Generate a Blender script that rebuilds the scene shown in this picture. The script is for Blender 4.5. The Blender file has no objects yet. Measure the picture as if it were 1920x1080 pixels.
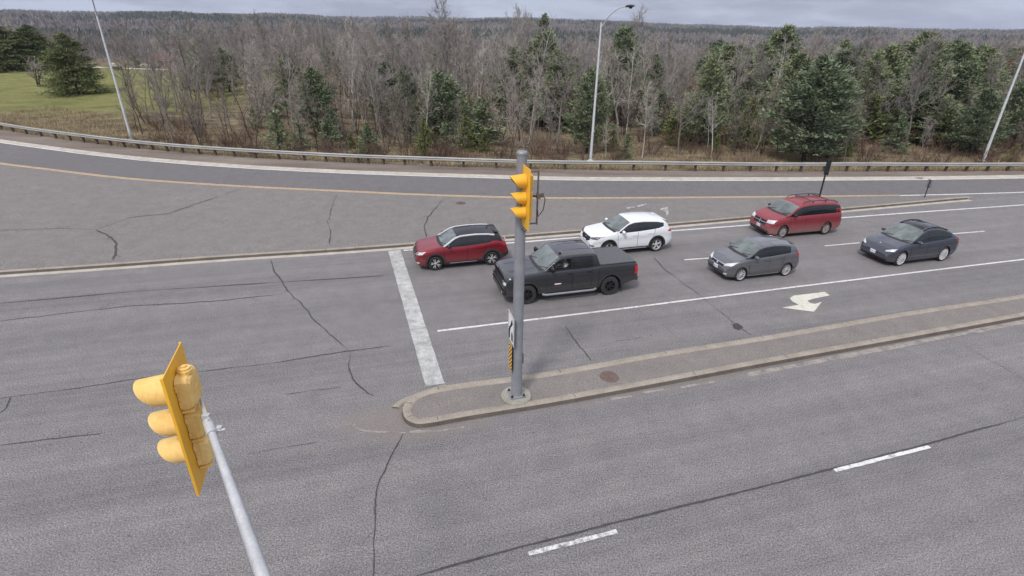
import bpy, bmesh, math, random
import numpy as np
from mathutils import Vector, Matrix
from mathutils.bvhtree import BVHTree
R = math.radians
SC = bpy.context.scene
COL = SC.collection

# ---------------------------------------------------------------- camera, world, sun, exposure
H_CAM = 10.2
F_PX, CX, CY = 1026.0, 960.0, 540.0
_d = np.array([922 - CX, 2668 - CY, F_PX]); _d /= np.linalg.norm(_d)
_f = np.array([0, 0, 1.0]) - _d[2] * _d; _f /= np.linalg.norm(_f)
_r = np.cross(_d, _f)
cam_d = bpy.data.cameras.new('camera'); cam = bpy.data.objects.new('camera', cam_d); COL.objects.link(cam)
SC.camera = cam
cam_d.sensor_width = 36.0; cam_d.lens = F_PX / 1920 * 36; cam_d.clip_start = 0.05; cam_d.clip_end = 30000
cam.matrix_world = Matrix(((_r[0], -_r[1], -_r[2], 0), (_f[0], -_f[1], -_f[2], 0), (-_d[0], _d[1], _d[2], H_CAM), (0, 0, 0, 1)))
SC.render.resolution_x, SC.render.resolution_y = 1024, 576

SUN_EL, SUN_AZ = R(52), R(205)       # azimuth measured clockwise from +Y
world = bpy.data.worlds.new('World'); SC.world = world; world.use_nodes = True
nt = world.node_tree; nt.nodes.clear()
n_out = nt.nodes.new('ShaderNodeOutputWorld'); n_bg = nt.nodes.new('ShaderNodeBackground')
n_sky = nt.nodes.new('ShaderNodeTexSky'); n_sky.sky_type = 'NISHITA'; n_sky.sun_disc = False
n_sky.sun_elevation = SUN_EL; n_sky.sun_rotation = SUN_AZ; n_sky.air_density = 1.0; n_sky.dust_density = 2.0
n_tc = nt.nodes.new('ShaderNodeTexCoord'); n_map = nt.nodes.new('ShaderNodeMapping')
n_map.inputs['Scale'].default_value = (3.0, 3.0, 17.0)
n_no = nt.nodes.new('ShaderNodeTexNoise'); n_no.inputs['Scale'].default_value = 1.6; n_no.inputs['Detail'].default_value = 6
n_no.inputs['Roughness'].default_value = 0.62
n_cr = nt.nodes.new('ShaderNodeValToRGB')
n_cr.color_ramp.elements[0].position = 0.42; n_cr.color_ramp.elements[0].color = (3.1, 3.15, 3.75, 1)
n_cr.color_ramp.elements[1].position = 0.60; n_cr.color_ramp.elements[1].color = (6.1, 6.2, 6.8, 1)
n_mx = nt.nodes.new('ShaderNodeMixRGB'); n_mx.inputs['Fac'].default_value = 0.86
nt.links.new(n_tc.outputs['Generated'], n_map.inputs['Vector']); nt.links.new(n_map.outputs['Vector'], n_no.inputs['Vector'])
nt.links.new(n_no.outputs['Fac'], n_cr.inputs['Fac']); nt.links.new(n_sky.outputs['Color'], n_mx.inputs['Color1'])
# overcast: the cloud deck is duller towards the horizon than overhead
n_sp = nt.nodes.new('ShaderNodeSeparateXYZ'); nt.links.new(n_tc.outputs['Generated'], n_sp.inputs[0])
n_el = nt.nodes.new('ShaderNodeValToRGB'); n_el.color_ramp.elements[0].position = 0.0; n_el.color_ramp.elements[0].color = (.56, .61, .70, 1)
_e = n_el.color_ramp.elements.new(0.07); _e.color = (.33, .37, .47, 1)
_e = n_el.color_ramp.elements.new(0.20); _e.color = (.72, .74, .80, 1)
n_el.color_ramp.elements[-1].position = 0.5; n_el.color_ramp.elements[-1].color = (1.18, 1.16, 1.12, 1)
nt.links.new(n_sp.outputs['Z'], n_el.inputs['Fac'])
n_mu = nt.nodes.new('ShaderNodeMixRGB'); n_mu.blend_type = 'MULTIPLY'; n_mu.inputs['Fac'].default_value = 1.0
nt.links.new(n_cr.outputs['Color'], n_mu.inputs['Color1']); nt.links.new(n_el.outputs['Color'], n_mu.inputs['Color2'])
nt.links.new(n_mu.outputs['Color'], n_mx.inputs['Color2']); nt.links.new(n_mx.outputs['Color'], n_bg.inputs['Color'])
n_bg.inputs['Strength'].default_value = 0.12
nt.links.new(n_bg.outputs['Background'], n_out.inputs['Surface'])
sun_d = bpy.data.lights.new('sun', 'SUN'); sun = bpy.data.objects.new('sun', sun_d); COL.objects.link(sun)
sun_d.energy = 1.5; sun_d.angle = R(10); sun_d.color = (1.0, 0.96, 0.9)
_sv = Vector((math.sin(SUN_AZ) * math.cos(SUN_EL), math.cos(SUN_AZ) * math.cos(SUN_EL), math.sin(SUN_EL)))
sun.rotation_euler = _sv.to_track_quat('Z', 'Y').to_euler()
SC.view_settings.view_transform = 'Standard'; SC.view_settings.look = 'None'; SC.view_settings.gamma = 1.0
SC.view_settings.use_curve_mapping = False; SC.view_settings.exposure = 0.68

# ---------------------------------------------------------------- measuring from the photograph
def G(x, y, z=0.0):
    """world x, y of the point at height z seen at pixel (x, y) of the 1920x1080 photograph"""
    r = np.array([x - CX, y - CY, F_PX]); t = (H_CAM - z) / (r @ _d)
    return (float(t * (r @ _r)), float(t * (r @ _f)))
def PJ(X, Y, Z):
    p = X * _r + Y * _f + (H_CAM - Z) * _d
    return CX + F_PX * p[0] / p[2], CY + F_PX * p[1] / p[2]
def height_for(X, Y, py, z0=0.0):
    """height (above z0) at which a vertical line standing at X, Y is seen on pixel row py"""
    lo, hi = z0, z0 + 60.0
    for _ in range(50):
        m = (lo + hi) / 2
        if PJ(X, Y, m)[1] > py: lo = m
        else: hi = m
    return lo - z0
ROAD_AZ = R(16.0)
U = Vector((math.cos(ROAD_AZ), math.sin(ROAD_AZ), 0)); V = Vector((-U.y, U.x, 0))

# ---------------------------------------------------------------- helpers: objects
def tag(o, label=None, cat=None, group=None, kind=None):
    if label: o['label'] = label
    if cat: o['category'] = cat
    if group: o['group'] = group
    if kind: o['kind'] = kind
    return o
def empty(name, loc=(0, 0, 0), rz=0.0):
    o = bpy.data.objects.new(name, None); COL.objects.link(o); o.location = loc; o.rotation_euler = (0, 0, rz)
    o.empty_display_size = 0.3
    return o
class MB:
    def __init__(s): s.v = []; s.f = []; s.m = []
    def add(s, vs, fs, m=0):
        b = len(s.v); s.v.extend(vs)
        s.f.extend([tuple(b + i for i in f) for f in fs]); s.m.extend([m] * len(fs))
    def box(s, c, sz, rot=None, m=0):
        hx, hy, hz = sz[0] / 2, sz[1] / 2, sz[2] / 2
        vs = [Vector((x, y, z)) for x in (-hx, hx) for y in (-hy, hy) for z in (-hz, hz)]
        if rot is not None: vs = [rot @ v for v in vs]
        c = Vector(c)
        s.add([tuple(v + c) for v in vs], [(0, 1, 3, 2), (4, 6, 7, 5), (0, 4, 5, 1), (2, 3, 7, 6), (0, 2, 6, 4), (1, 5, 7, 3)], m)
    def tube(s, pts, rad, n=8, cap=True, m=0):
        pts = [Vector(p) for p in pts]; k = len(pts)
        if not hasattr(rad, '__len__'): rad = [rad] * k
        up = None; vs = []
        for i, p in enumerate(pts):
            d = (pts[min(i + 1, k - 1)] - pts[max(i - 1, 0)]).normalized()
            if up is None:
                up = Vector((0, 0, 1)) if abs(d.z) < 0.9 else Vector((1, 0, 0))
            a = d.cross(up)
            if a.length < 1e-5: a = d.orthogonal()
            a.normalize(); b = d.cross(a); up = -b
            for j in range(n):
                t = 2 * math.pi * j / n
                vs.append(tuple(p + a * (rad[i] * math.cos(t)) + b * (rad[i] * math.sin(t))))
        fs = [(i * n + j, i * n + (j + 1) % n, (i + 1) * n + (j + 1) % n, (i + 1) * n + j) for i in range(k - 1) for j in range(n)]
        if cap: fs += [tuple(range(n - 1, -1, -1)), tuple((k - 1) * n + j for j in range(n))]
        s.add(vs, fs, m)
    def lathe(s, prof, n=24, axis='Z', c=(0, 0, 0), m=0, a0=0.0, a1=2 * math.pi):
        """prof: list of (radius, height along axis)"""
        full = abs(a1 - a0 - 2 * math.pi) < 1e-6; k = n if full else n + 1
        vs = []
        for r_, h in prof:
            for j in range(k):
                t = a0 + (a1 - a0) * j / n
                x, y = r_ * math.cos(t), r_ * math.sin(t)
                p = (x, y, h) if axis == 'Z' else ((h, x, y) if axis == 'X' else (x, h, y))
                vs.append((p[0] + c[0], p[1] + c[1], p[2] + c[2]))
        fs = []
        for i in range(len(prof) - 1):
            for j in range(n):
                j2 = (j + 1) % k
                fs.append((i * k + j, i * k + j2, (i + 1) * k + j2, (i + 1) * k + j))
        s.add(vs, fs, m)
    def prism(s, poly, z0, z1, m=0):
        n = len(poly)
        s.add([(x, y, z0) for x, y in poly] + [(x, y, z1) for x, y in poly],
              [tuple(range(n - 1, -1, -1)), tuple(range(n, 2 * n))] + [(i, (i + 1) % n, n + (i + 1) % n, n + i) for i in range(n)], m)
    def grid(s, P, m=0, flip=False):
        a, b = len(P), len(P[0])
        fs = []
        for i in range(a - 1):
            for j in range(b - 1):
                q = (i * b + j, i * b + j + 1, (i + 1) * b + j + 1, (i + 1) * b + j)
                fs.append(q[::-1] if flip else q)
        s.add([tuple(p) for row in P for p in row], fs, m)
    def build(s, name, mats, parent=None, smooth=True, sharp=35, bevel=0.0):
        me = bpy.data.meshes.new(name); me.from_pydata([tuple(v) for v in s.v], [], s.f)
        if not isinstance(mats, (list, tuple)): mats = [mats]
        for x in mats: me.materials.append(x)
        me.polygons.foreach_set('material_index', s.m)
        bm = bmesh.new(); bm.from_mesh(me); bmesh.ops.recalc_face_normals(bm, faces=bm.faces)
        if bevel > 0:
            es = [e for e in bm.edges if len(e.link_faces) == 2 and e.calc_face_angle(0) > R(40)]
            bmesh.ops.bevel(bm, geom=es, offset=bevel, segments=2, affect='EDGES', profile=0.6)
        bm.to_mesh(me); bm.free()
        if smooth:
            me.polygons.foreach_set('use_smooth', [True] * len(me.polygons)); me.set_sharp_from_angle(angle=R(sharp))
        me.update()
        o = bpy.data.objects.new(name, me); COL.objects.link(o)
        if parent is not None: o.parent = parent
        return o
def raw_mesh(name, verts, faces, mats, parent=None, midx=None, smooth=False):
    """big meshes from numpy arrays; faces all of one size"""
    me = bpy.data.meshes.new(name); verts = np.asarray(verts, np.float32); faces = np.asarray(faces, np.int32)
    nf, k = faces.shape
    me.vertices.add(len(verts)); me.vertices.foreach_set('co', verts.ravel())
    me.loops.add(nf * k); me.loops.foreach_set('vertex_index', faces.ravel())
    me.polygons.add(nf); me.polygons.foreach_set('loop_start', np.arange(nf, dtype=np.int32) * k)
    me.update(calc_edges=True)
    if not isinstance(mats, (list, tuple)): mats = [mats]
    for x in mats: me.materials.append(x)
    if midx is not None: me.polygons.foreach_set('material_index', np.asarray(midx, np.int32))
    if smooth: me.polygons.foreach_set('use_smooth', np.ones(nf, bool))
    o = bpy.data.objects.new(name, me); COL.objects.link(o)
    if parent is not None: o.parent = parent
    return o
def copy_tree(o, parent=None):
    c = o.copy(); COL.objects.link(c)
    if parent is not None: c.parent = parent
    for ch in o.children: copy_tree(ch, c)
    return c

# ---------------------------------------------------------------- helpers: materials
class NT:
    def __init__(s, name):
        s.mat = bpy.data.materials.new(name); s.mat.use_nodes = True; s.t = s.mat.node_tree
        s.b = s.t.nodes['Principled BSDF']; s._pos = None
    def n(s, typ, **kw):
        x = s.t.nodes.new(typ)
        for k, v in kw.items(): setattr(x, k, v)
        return x
    def l(s, a, b): s.t.links.new(a, b)
    def pos(s, obj=False):
        if s._pos is None:
            if obj: s._pos = s.n('ShaderNodeTexCoord').outputs['Object']
            else: s._pos = s.n('ShaderNodeNewGeometry').outputs['Position']
        return s._pos
    def noise(s, scale, detail=4, rough=0.6, vec=None, stretch=None):
        x = s.n('ShaderNodeTexNoise'); x.inputs['Scale'].default_value = scale; x.inputs['Detail'].default_value = detail
        x.inputs['Roughness'].default_value = rough
        v = vec if vec is not None else s.pos()
        if stretch is not None:
            if len(stretch) > 3:
                mr = s.n('ShaderNodeMapping'); mr.inputs['Rotation'].default_value = (0, 0, stretch[3]); s.l(v, mr.inputs['Vector']); v = mr.outputs['Vector']
            mp = s.n('ShaderNodeMapping'); mp.inputs['Scale'].default_value = stretch[:3]
            s.l(v, mp.inputs['Vector']); v = mp.outputs['Vector']
        s.l(v, x.inputs['Vector']); return x.outputs['Fac']
    def ramp(s, fac, stops):
        x = s.n('ShaderNodeValToRGB'); e = x.color_ramp.elements
        while len(e) < len(stops): e.new(0.5)
        for k, (p, c) in enumerate(stops):
            e[k].position = p; e[k].color = (*c, 1) if len(c) == 3 else c
        s.l(fac, x.inputs['Fac']); return x.outputs['Color']
    def mix(s, fac, a, b, mode='MIX'):
        x = s.n('ShaderNodeMixRGB', blend_type=mode)
        for i, v in (('Fac', fac), ('Color1', a), ('Color2', b)):
            if hasattr(v, 'is_linked') or hasattr(v, 'links'): s.l(v, x.inputs[i])
            elif i == 'Fac': x.inputs[i].default_value = v
            else: x.inputs[i].default_value = (*v, 1)
        return x.outputs['Color']
    def math(s, op, a, b=0.0, clamp=False):
        x = s.n('ShaderNodeMath', operation=op); x.use_clamp = clamp
        for i, v in enumerate((a, b)):
            if hasattr(v, 'links'): s.l(v, x.inputs[i])
            else: x.inputs[i].default_value = v
        return x.outputs[0]
    def bump(s, h, strength=0.3, dist=0.02):
        x = s.n('ShaderNodeBump'); x.inputs['Strength'].default_value = strength; x.inputs['Distance'].default_value = dist
        s.l(h, x.inputs['Height']); s.l(x.outputs['Normal'], s.b.inputs['Normal'])
    def set(s, **kw):
        names = dict(rough='Roughness', metal='Metallic', coat='Coat Weight', spec='Specular IOR Level', coatr='Coat Roughness')
        for k, v in kw.items():
            i = s.b.inputs[names[k]]
            if hasattr(v, 'links'): s.l(v, i)
            else: i.default_value = v
    def col(s, c):
        if hasattr(c, 'links'): s.l(c, s.b.inputs['Base Color'])
        else: s.b.inputs['Base Color'].default_value = (*c, 1)
def simple(name, c, rough=0.6, metal=0.0, var=0.12, scale=6.0, obj=True, **kw):
    """plain material with a little mottling"""
    t = NT(name); t.pos(obj)
    n = t.noise(scale, 4, 0.65)
    lo = tuple(x * (1 - var) for x in c); hi = tuple(min(1, x * (1 + var)) for x in c)
    t.col(t.ramp(n, [(0.3, lo), (0.7, hi)])); t.set(rough=rough, metal=metal, **kw)
    return t.mat
# ---------------------------------------------------------------- ground materials
def asphalt_mat(name, base, tint=(1.0, 0.965, 0.985), grain=1.0, dirt=True, streak=True):
    t = NT(name)
    big = t.noise(0.10, 5, 0.6)
    mid = t.noise(1.3, 5, 0.65)
    fine = t.noise(26.0, 4, 0.85)
    finer = t.noise(45.0, 3, 0.85); blot = t.noise(4.0, 4, .8)
    c0 = tuple(base * x for x in tint)
    c = t.mix(big, tuple(x * 0.90 for x in c0), tuple(x * 1.1 for x in c0))
    if streak:
        st = t.noise(0.55, 5, 0.6, stretch=(0.022, 1.3, 1.0, -ROAD_AZ)); st2 = t.noise(1.0, 5, .7, stretch=(0.04, 4.0, 1.0, -ROAD_AZ))
        c = t.mix(1.0, c, t.ramp(st2, [(0.32, (0.90,) * 3), (0.5, (1, 1, 1)), (0.7, (1.08,) * 3)]), 'MULTIPLY')
        c = t.mix(1.0, c, t.ramp(st, [(0.33, (0.86, 0.86, 0.87)), (0.5, (1, 1, 1)), (0.68, (1.10, 1.09, 1.08))]), 'MULTIPLY')
    c = t.mix(1.0, c, t.ramp(mid, [(0.3, (0.90, 0.90, 0.91)), (0.7, (1.09, 1.08, 1.07))]), 'MULTIPLY')
    g = 0.75 * grain
    c = t.mix(1.0, c, t.ramp(fine, [(0.34, (1 - g, 1 - g, 1 - g * .97)), (0.5, (1, 1, 1)), (0.66, (1 + g, 1 + g, 1 + g * 1.05))]), 'MULTIPLY')
    c = t.mix(1.0, c, t.ramp(finer, [(0.3, (1 - g * .7,) * 3), (0.7, (1 + g * .7,) * 3)]), 'MULTIPLY')
    c = t.mix(1.0, c, t.ramp(blot, [(.3, (.94,) * 3), (.7, (1.06,) * 3)]), 'MULTIPLY')
    # pale stones
    vo = t.n('ShaderNodeTexVoronoi'); vo.inputs['Scale'].default_value = 5.0; t.l(t.pos(), vo.inputs['Vector'])
    sp = t.math('LESS_THAN', vo.outputs['Distance'], 0.045)
    c = t.mix(t.math('MULTIPLY', sp, 0.75), c, (0.5, 0.49, 0.47))
    clump = t.noise(2.6, 6, .85)
    v2 = t.n('ShaderNodeTexVoronoi'); v2.inputs['Scale'].default_value = 1.3; t.l(t.pos(), v2.inputs['Vector'])
    sp2 = t.ramp(t.math('ADD', v2.outputs['Distance'], t.math('MULTIPLY', clump, .10)), [(.085, (.45,) * 3), (.125, (0, 0, 0))])
    c = t.mix(sp2, c, (.07, .065, .065))
    if dirt:   # washed-in grit round the nose of the median
        for (px, py, rx, ry, amt) in [(728, 786, 1.7, .75, 0.5), (800, 812, 2.4, .35, 0.4)]:
            gx, gy = G(px, py)
            mp = t.n('ShaderNodeMapping'); mp.vector_type = 'POINT'
            mp.inputs['Location'].default_value = (-gx, -gy, 0)
            mp2 = t.n('ShaderNodeMapping'); mp2.inputs['Rotation'].default_value = (0, 0, -ROAD_AZ); mp2.inputs['Scale'].default_value = (1, 1, 1)
            t.l(t.pos(), mp.inputs['Vector']); t.l(mp.outputs['Vector'], mp2.inputs['Vector'])
            mp3 = t.n('ShaderNodeMapping'); mp3.inputs['Scale'].default_value = (1 / rx, 1 / ry, 0); t.l(mp2.outputs['Vector'], mp3.inputs['Vector'])
            ln = t.n('ShaderNodeVectorMath', operation='LENGTH'); t.l(mp3.outputs['Vector'], ln.inputs[0])
            dd = t.math('ADD', ln.outputs['Value'], t.math('MULTIPLY', t.math('SUBTRACT', clump, 0.5), 3.2))
            fac = t.ramp(dd, [(0.55, (amt,) * 3), (0.95, (0, 0, 0))])
            c = t.mix(fac, c, (0.215, 0.182, 0.158))
    if dirt:   # sand that has collected along the near side of the median
        a_, b_ = Vector(G(870, 782)), Vector(G(1920, 594)); dd_ = (b_ - a_).normalized(); nx, ny = dd_.y, -dd_.x
        sx = t.n('ShaderNodeSeparateXYZ'); t.l(t.pos(), sx.inputs[0])
        q = t.math('ADD', t.math('MULTIPLY', sx.outputs['X'], nx), t.math('MULTIPLY', sx.outputs['Y'], ny)); q = t.math('SUBTRACT', q, a_.x * nx + a_.y * ny)
        al = t.math('ADD', t.math('MULTIPLY', sx.outputs['X'], dd_.x), t.math('MULTIPLY', sx.outputs['Y'], dd_.y)); al = t.math('SUBTRACT', al, a_.x * dd_.x + a_.y * dd_.y + 1.5)
        q = t.math('ADD', q, t.math('MULTIPLY', t.math('SUBTRACT', clump, .5), .5))
        f1 = t.ramp(t.math('ADD', t.math('MULTIPLY', q, .5), .5), [(.35, (0, 0, 0)), (.47, (.55,) * 3), (.60, (.5,) * 3), (.80, (0, 0, 0))])
        f1 = t.mix(1.0, f1, t.ramp(t.math('MULTIPLY', al, .5), [(0, (0, 0, 0)), (1, (1, 1, 1))]), 'MULTIPLY')
        c = t.mix(f1, c, (.20, .172, .15))
    t.col(c); t.set(rough=0.92, spec=0.25)
    t.bump(t.math('ADD', fine, finer), 0.5, 0.012)
    return t.mat
M = {}
M['asphalt'] = asphalt_mat('asphalt', 0.188, (1.0, .96, .965))
M['asphalt_ramp'] = asphalt_mat('asphalt_ramp', 0.150, (1, .96, .975), dirt=False, streak=False)
M['asphalt_island'] = asphalt_mat('asphalt_island', 0.192, (1.0, 0.935, 0.885), grain=0.75, dirt=False, streak=False)
M['asphalt_median'] = asphalt_mat('asphalt_median', 0.20, (1.0, 0.91, 0.85), grain=.55, dirt=False, streak=False)
def concrete(name, c):
    t = NT(name); a = t.noise(1.5, 6, .7); b = t.noise(24, 3, .8)
    k = t.ramp(a, [(.3, tuple(x * .72 for x in c)), (.7, tuple(x * 1.12 for x in c))])
    k = t.mix(1.0, k, t.ramp(b, [(.3, (.8,) * 3), (.7, (1.15,) * 3)]), 'MULTIPLY')
    t.col(k); t.set(rough=.9, spec=.2); t.bump(b, .3, .01); return t.mat
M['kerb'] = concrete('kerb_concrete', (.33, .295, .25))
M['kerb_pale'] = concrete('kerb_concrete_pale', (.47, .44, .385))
M['kerb_face'] = concrete('kerb_concrete_dark', (.13, .11, .095))  # darker concrete tone for the upright kerb faces
M['found'] = concrete('foundation_concrete', (.33, .32, .27))
def paint(name, c, under=(.16, .154, .157), wear=(.36, .52), scale=5.0):
    t = NT(name)
    a = t.noise(scale, 6, .78); b = t.noise(scale * 9, 3, .8); d = t.noise(scale * .35, 3, .6)
    w = t.math('ADD', t.math('MULTIPLY', a, .55), t.math('ADD', t.math('MULTIPLY', b, .25), t.math('MULTIPLY', d, .2)))
    f = t.ramp(w, [(wear[0], (0, 0, 0)), (wear[1], (1, 1, 1))])
    cc = t.mix(b, tuple(x * .9 for x in c), c)
    t.col(t.mix(f, under, cc)); t.set(rough=.7, spec=.35); return t.mat
M['paint'] = paint('white_road_paint', (.70, .70, .68), wear=(.35, .50))
M['paint_bar'] = paint('worn_stop_line_paint', (.55, .56, .54), wear=(.34, .60), scale=3.0)
M['paint_worn'] = paint('very_worn_white_paint', (.68, .68, .66), wear=(.43, .55), scale=6.0)
M['paint_arrow'] = paint('arrow_paint', (.62, .62, .53), wear=(.30, .50))
M['paint_ghost'] = paint('nearly_gone_paint', (.60, .60, .58), wear=(.46, .56), scale=6)
M['paint_yellow'] = paint('faded_yellow_paint', (.60, .43, .25), wear=(.33, .52))
M['grit'] = paint('grit_line', (.36, .32, .285), wear=(.43, .56), scale=2.6)
M['crack'] = simple('crack_sealant', (.052, .049, .050), .8, var=.4, obj=False)
M['patch'] = simple('tar_patch', (.045, .042, .045), .8, var=.4, obj=False)
M['iron'] = simple('cast_iron', (.17, .125, .105), .7, .3, var=.4, scale=15)
def galv(name, c, rough=.45, metal=.6, sc=3):
    t = NT(name); t.pos(True); a = t.noise(sc, 5, .7); b = t.noise(40, 3, .7)
    k = t.ramp(a, [(.3, tuple(x * .82 for x in c)), (.7, tuple(x * 1.12 for x in c))])
    k = t.mix(1.0, k, t.ramp(b, [(.3, (.9,) * 3), (.7, (1.08,) * 3)]), 'MULTIPLY')
    t.col(k); t.set(rough=rough, metal=metal); return t.mat
M['galv'] = galv('galvanised_steel', (.50, .51, .52), .5, .35)
M['galv_dark'] = galv('weathered_steel_pole', (.27, .28, .30), .55, .3, 2)
M['galv_bright'] = galv('bright_lamp_pole', (.66, .69, .71), .45, .25)
M['rail'] = galv('guard_rail_steel', (.40, .40, .385), .5, .3, .8)
M['post_wood'] = simple('rail_post_timber', (.075, .06, .05), .85, var=.4)
M['dark_metal'] = simple('dark_metal', (.03, .032, .035), .5, .3)
M['rusty'] = simple('rusty_pipe', (.17, .145, .13), .7, .4, var=.3)
M['yellow'] = simple('signal_yellow', (.80, .43, .035), .45, 0, var=.06, scale=4)
t = NT('signal_yellow_sun_faded'); t.pos(True)
n1 = t.noise(3.0, 5, .7); n2 = t.noise(9.0, 4, .75, stretch=(1, 1, .12)); n3 = t.noise(30, 3, .7)
kk = t.ramp(n1, [(.3, (.74, .47, .14)), (.55, (.80, .55, .20)), (.75, (.84, .63, .30))])
kk = t.mix(1.0, kk, t.ramp(n2, [(.30, (.86, .83, .76)), (.50, (1, 1, 1))]), 'MULTIPLY'); kk = t.mix(1.0, kk, t.ramp(n3, [(.3, (.95,) * 3), (.7, (1.04,) * 3)]), 'MULTIPLY')
t.col(kk); t.set(rough=.68, spec=.3); M['yellow_faded'] = t.mat
M['black'] = simple('black_rubber', (.018, .018, .019), .7)
M['black_in'] = simple('matt_black', (.008, .008, .009), .9)
M['white_sign'] = simple('sign_white', (.78, .80, .78), .4, var=.03)
M['hazard'] = simple('hazard_amber', (.72, .40, .06), .45, var=.05)
# terrain
def terrain_mat():
    t = NT('terrain')
    a = t.noise(.05, 6, .65); b = t.noise(.45, 7, .85, stretch=(.45, 1, 1)); c3 = t.noise(6.0, 4, .8)
    dead = t.ramp(b, [(.30, (.06, .047, .036)), (.45, (.12, .095, .07)), (.57, (.24, .195, .13)), (.70, (.36, .30, .19)), (.78, (.17, .125, .09))])
    green = t.ramp(b, [(.30, (.095, .105, .038)), (.45, (.165, .175, .062)), (.56, (.22, .21, .095)), (.7, (.29, .26, .14))])
    # lawn on the left: position driven
    sx = t.n('ShaderNodeSeparateXYZ'); t.l(t.pos(), sx.inputs[0])
    # signed distance from a slanted border of the lawn
    k1 = t.math('ADD', t.math('MULTIPLY', sx.outputs['X'], -1.0), t.math('MULTIPLY', sx.outputs['Y'], -.10))
    k1 = t.math('ADD', k1, t.math('MULTIPLY', t.math('SUBTRACT', a, .5), 14.0))
    lx = t.ramp(t.math('DIVIDE', t.math('SUBTRACT', k1, 27.0), 9.0, True), [(0, (0, 0, 0)), (1, (1, 1, 1))])
    ly = t.math('ADD', t.math('SUBTRACT', sx.outputs['Y'], 66.0), t.math('MULTIPLY', t.math('SUBTRACT', b, .5), 22.0))
    ly = t.ramp(t.math('DIVIDE', ly, 8.0, True), [(0, (.12, .12, .12)), (1, (1, 1, 1))])
    far = t.ramp(t.math('DIVIDE', t.math('SUBTRACT', sx.outputs['Y'], 150.0), 40.0, True), [(0, (1, 1, 1)), (1, (0, 0, 0))])
    m = t.mix(1.0, t.mix(1.0, lx, ly, 'MULTIPLY'), far, 'MULTIPLY')
    c = t.mix(m, dead, green)
    ln = t.n('ShaderNodeVectorMath', operation='LENGTH'); t.l(t.pos(), ln.inputs[0])
    fw = t.math('DIVIDE', t.math('SUBTRACT', ln.outputs['Value'], 300.0), 500.0, True)
    wood = t.ramp(t.noise(.012, 6, .7), [(.38, (.10, .09, .092)), (.52, (.15, .13, .135)), (.58, (.05, .07, .055)), (.66, (.14, .125, .13))])
    c = t.mix(fw, c, wood)
    c = t.mix(1.0, c, t.ramp(c3, [(.3, (.7,) * 3), (.7, (1.3,) * 3)]), 'MULTIPLY')
    t.col(c); t.set(rough=1.0, spec=.05); t.bump(c3, .8, .15)
    return t.mat
M['terrain'] = terrain_mat()
def gravel():
    t = NT('gravel_shoulder'); a = t.noise(.35, 5, .7, stretch=(.3, 1.6, 1)); b = t.noise(14, 4, .8)
    c = t.ramp(a, [(.3, (.13, .105, .09)), (.5, (.19, .16, .14)), (.7, (.25, .22, .185))])
    c = t.mix(1.0, c, t.ramp(b, [(.3, (.65,) * 3), (.7, (1.35,) * 3)]), 'MULTIPLY')
    t.col(c); t.set(rough=1, spec=.1); t.bump(b, .6, .03); return t.mat
M['gravel'] = gravel()
M['drive'] = simple('pale_gravel_drive', (.50, .46, .36), .95, var=.12, scale=.5, obj=False)
# plants
def bark(name, c, var=.35, rnd=.3):
    t = NT(name); oi = t.n('ShaderNodeObjectInfo'); t.pos(True)
    a = t.noise(1.2, 4, .7)
    k = t.ramp(a, [(.3, tuple(x * (1 - var) for x in c)), (.7, tuple(x * (1 + var) for x in c))])
    k = t.mix(1.0, k, t.ramp(oi.outputs['Random'], [(0, (1 - rnd,) * 3), (1, (1 + rnd, 1 + rnd * .9, 1 + rnd * .85))]), 'MULTIPLY')
    t.col(k); t.set(rough=.95, spec=.1); return t.mat
def far_twigs():
    t = NT('far_twigs'); a = t.noise(.022, 6, .75); b = t.noise(.35, 4, .8)
    k = t.ramp(a, [(.32, (.11, .10, .10)), (.47, (.19, .172, .172)), (.6, (.26, .238, .232)), (.72, (.16, .135, .13))])
    k = t.mix(1.0, k, t.ramp(b, [(.3, (.55,) * 3), (.7, (1.4,) * 3)]), 'MULTIPLY'); t.col(k); t.set(rough=1, spec=.05); return t.mat
M['far_twigs'] = far_twigs()
M['far_green'] = simple('far_evergreen', (.060, .078, .062), .95, var=.4, scale=.05, obj=False)
M['bark'] = bark('bark_grey', (.22, .20, .185))
M['twig'] = bark('twigs_grey', (.33, .305, .285))
M['twig_warm'] = bark('twigs_warm', (.28, .245, .215))
M['birch'] = bark('bark_birch', (.44, .42, .38), .25, .1)
M['twig_pale'] = bark('twigs_pale', (.40, .38, .34))
M['bark_dark'] = bark('bark_dark', (.07, .06, .055))
def needles(name, stops, rnd=.35):
    t = NT(name); oi = t.n('ShaderNodeObjectInfo'); t.pos(True)
    a = t.noise(.55, 4, .65); b = t.noise(5.0, 3, .7)
    k = t.ramp(a, stops)
    k = t.mix(1.0, k, t.ramp(b, [(.3, (.6,) * 3), (.7, (1.4,) * 3)]), 'MULTIPLY')
    k = t.mix(1.0, k, t.ramp(oi.outputs['Random'], [(0, (1 - rnd, 1 - rnd * .8, 1 - rnd * .6)), (1, (1 + rnd, 1 + rnd * .8, 1 + rnd * .3))]), 'MULTIPLY')
    t.col(k); t.set(rough=.8, spec=.2); return t.mat
M['pine'] = needles('pine_needles', [(.3, (.105, .135, .08)), (.5, (.175, .215, .13)), (.72, (.29, .32, .195))], .18)
M['pine_blue'] = needles('white_pine_needles', [(.3, (.10, .125, .078)), (.5, (.17, .205, .125)), (.72, (.29, .315, .195))], .2)
M['spruce'] = needles('spruce_needles', [(.3, (.075, .095, .045)), (.5, (.125, .15, .07)), (.72, (.21, .225, .10))], .15)
M['pine_yellow'] = needles('yellowing_needles', [(.3, (.10, .12, .05)), (.5, (.17, .19, .075)), (.72, (.28, .28, .12))], .2)
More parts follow.
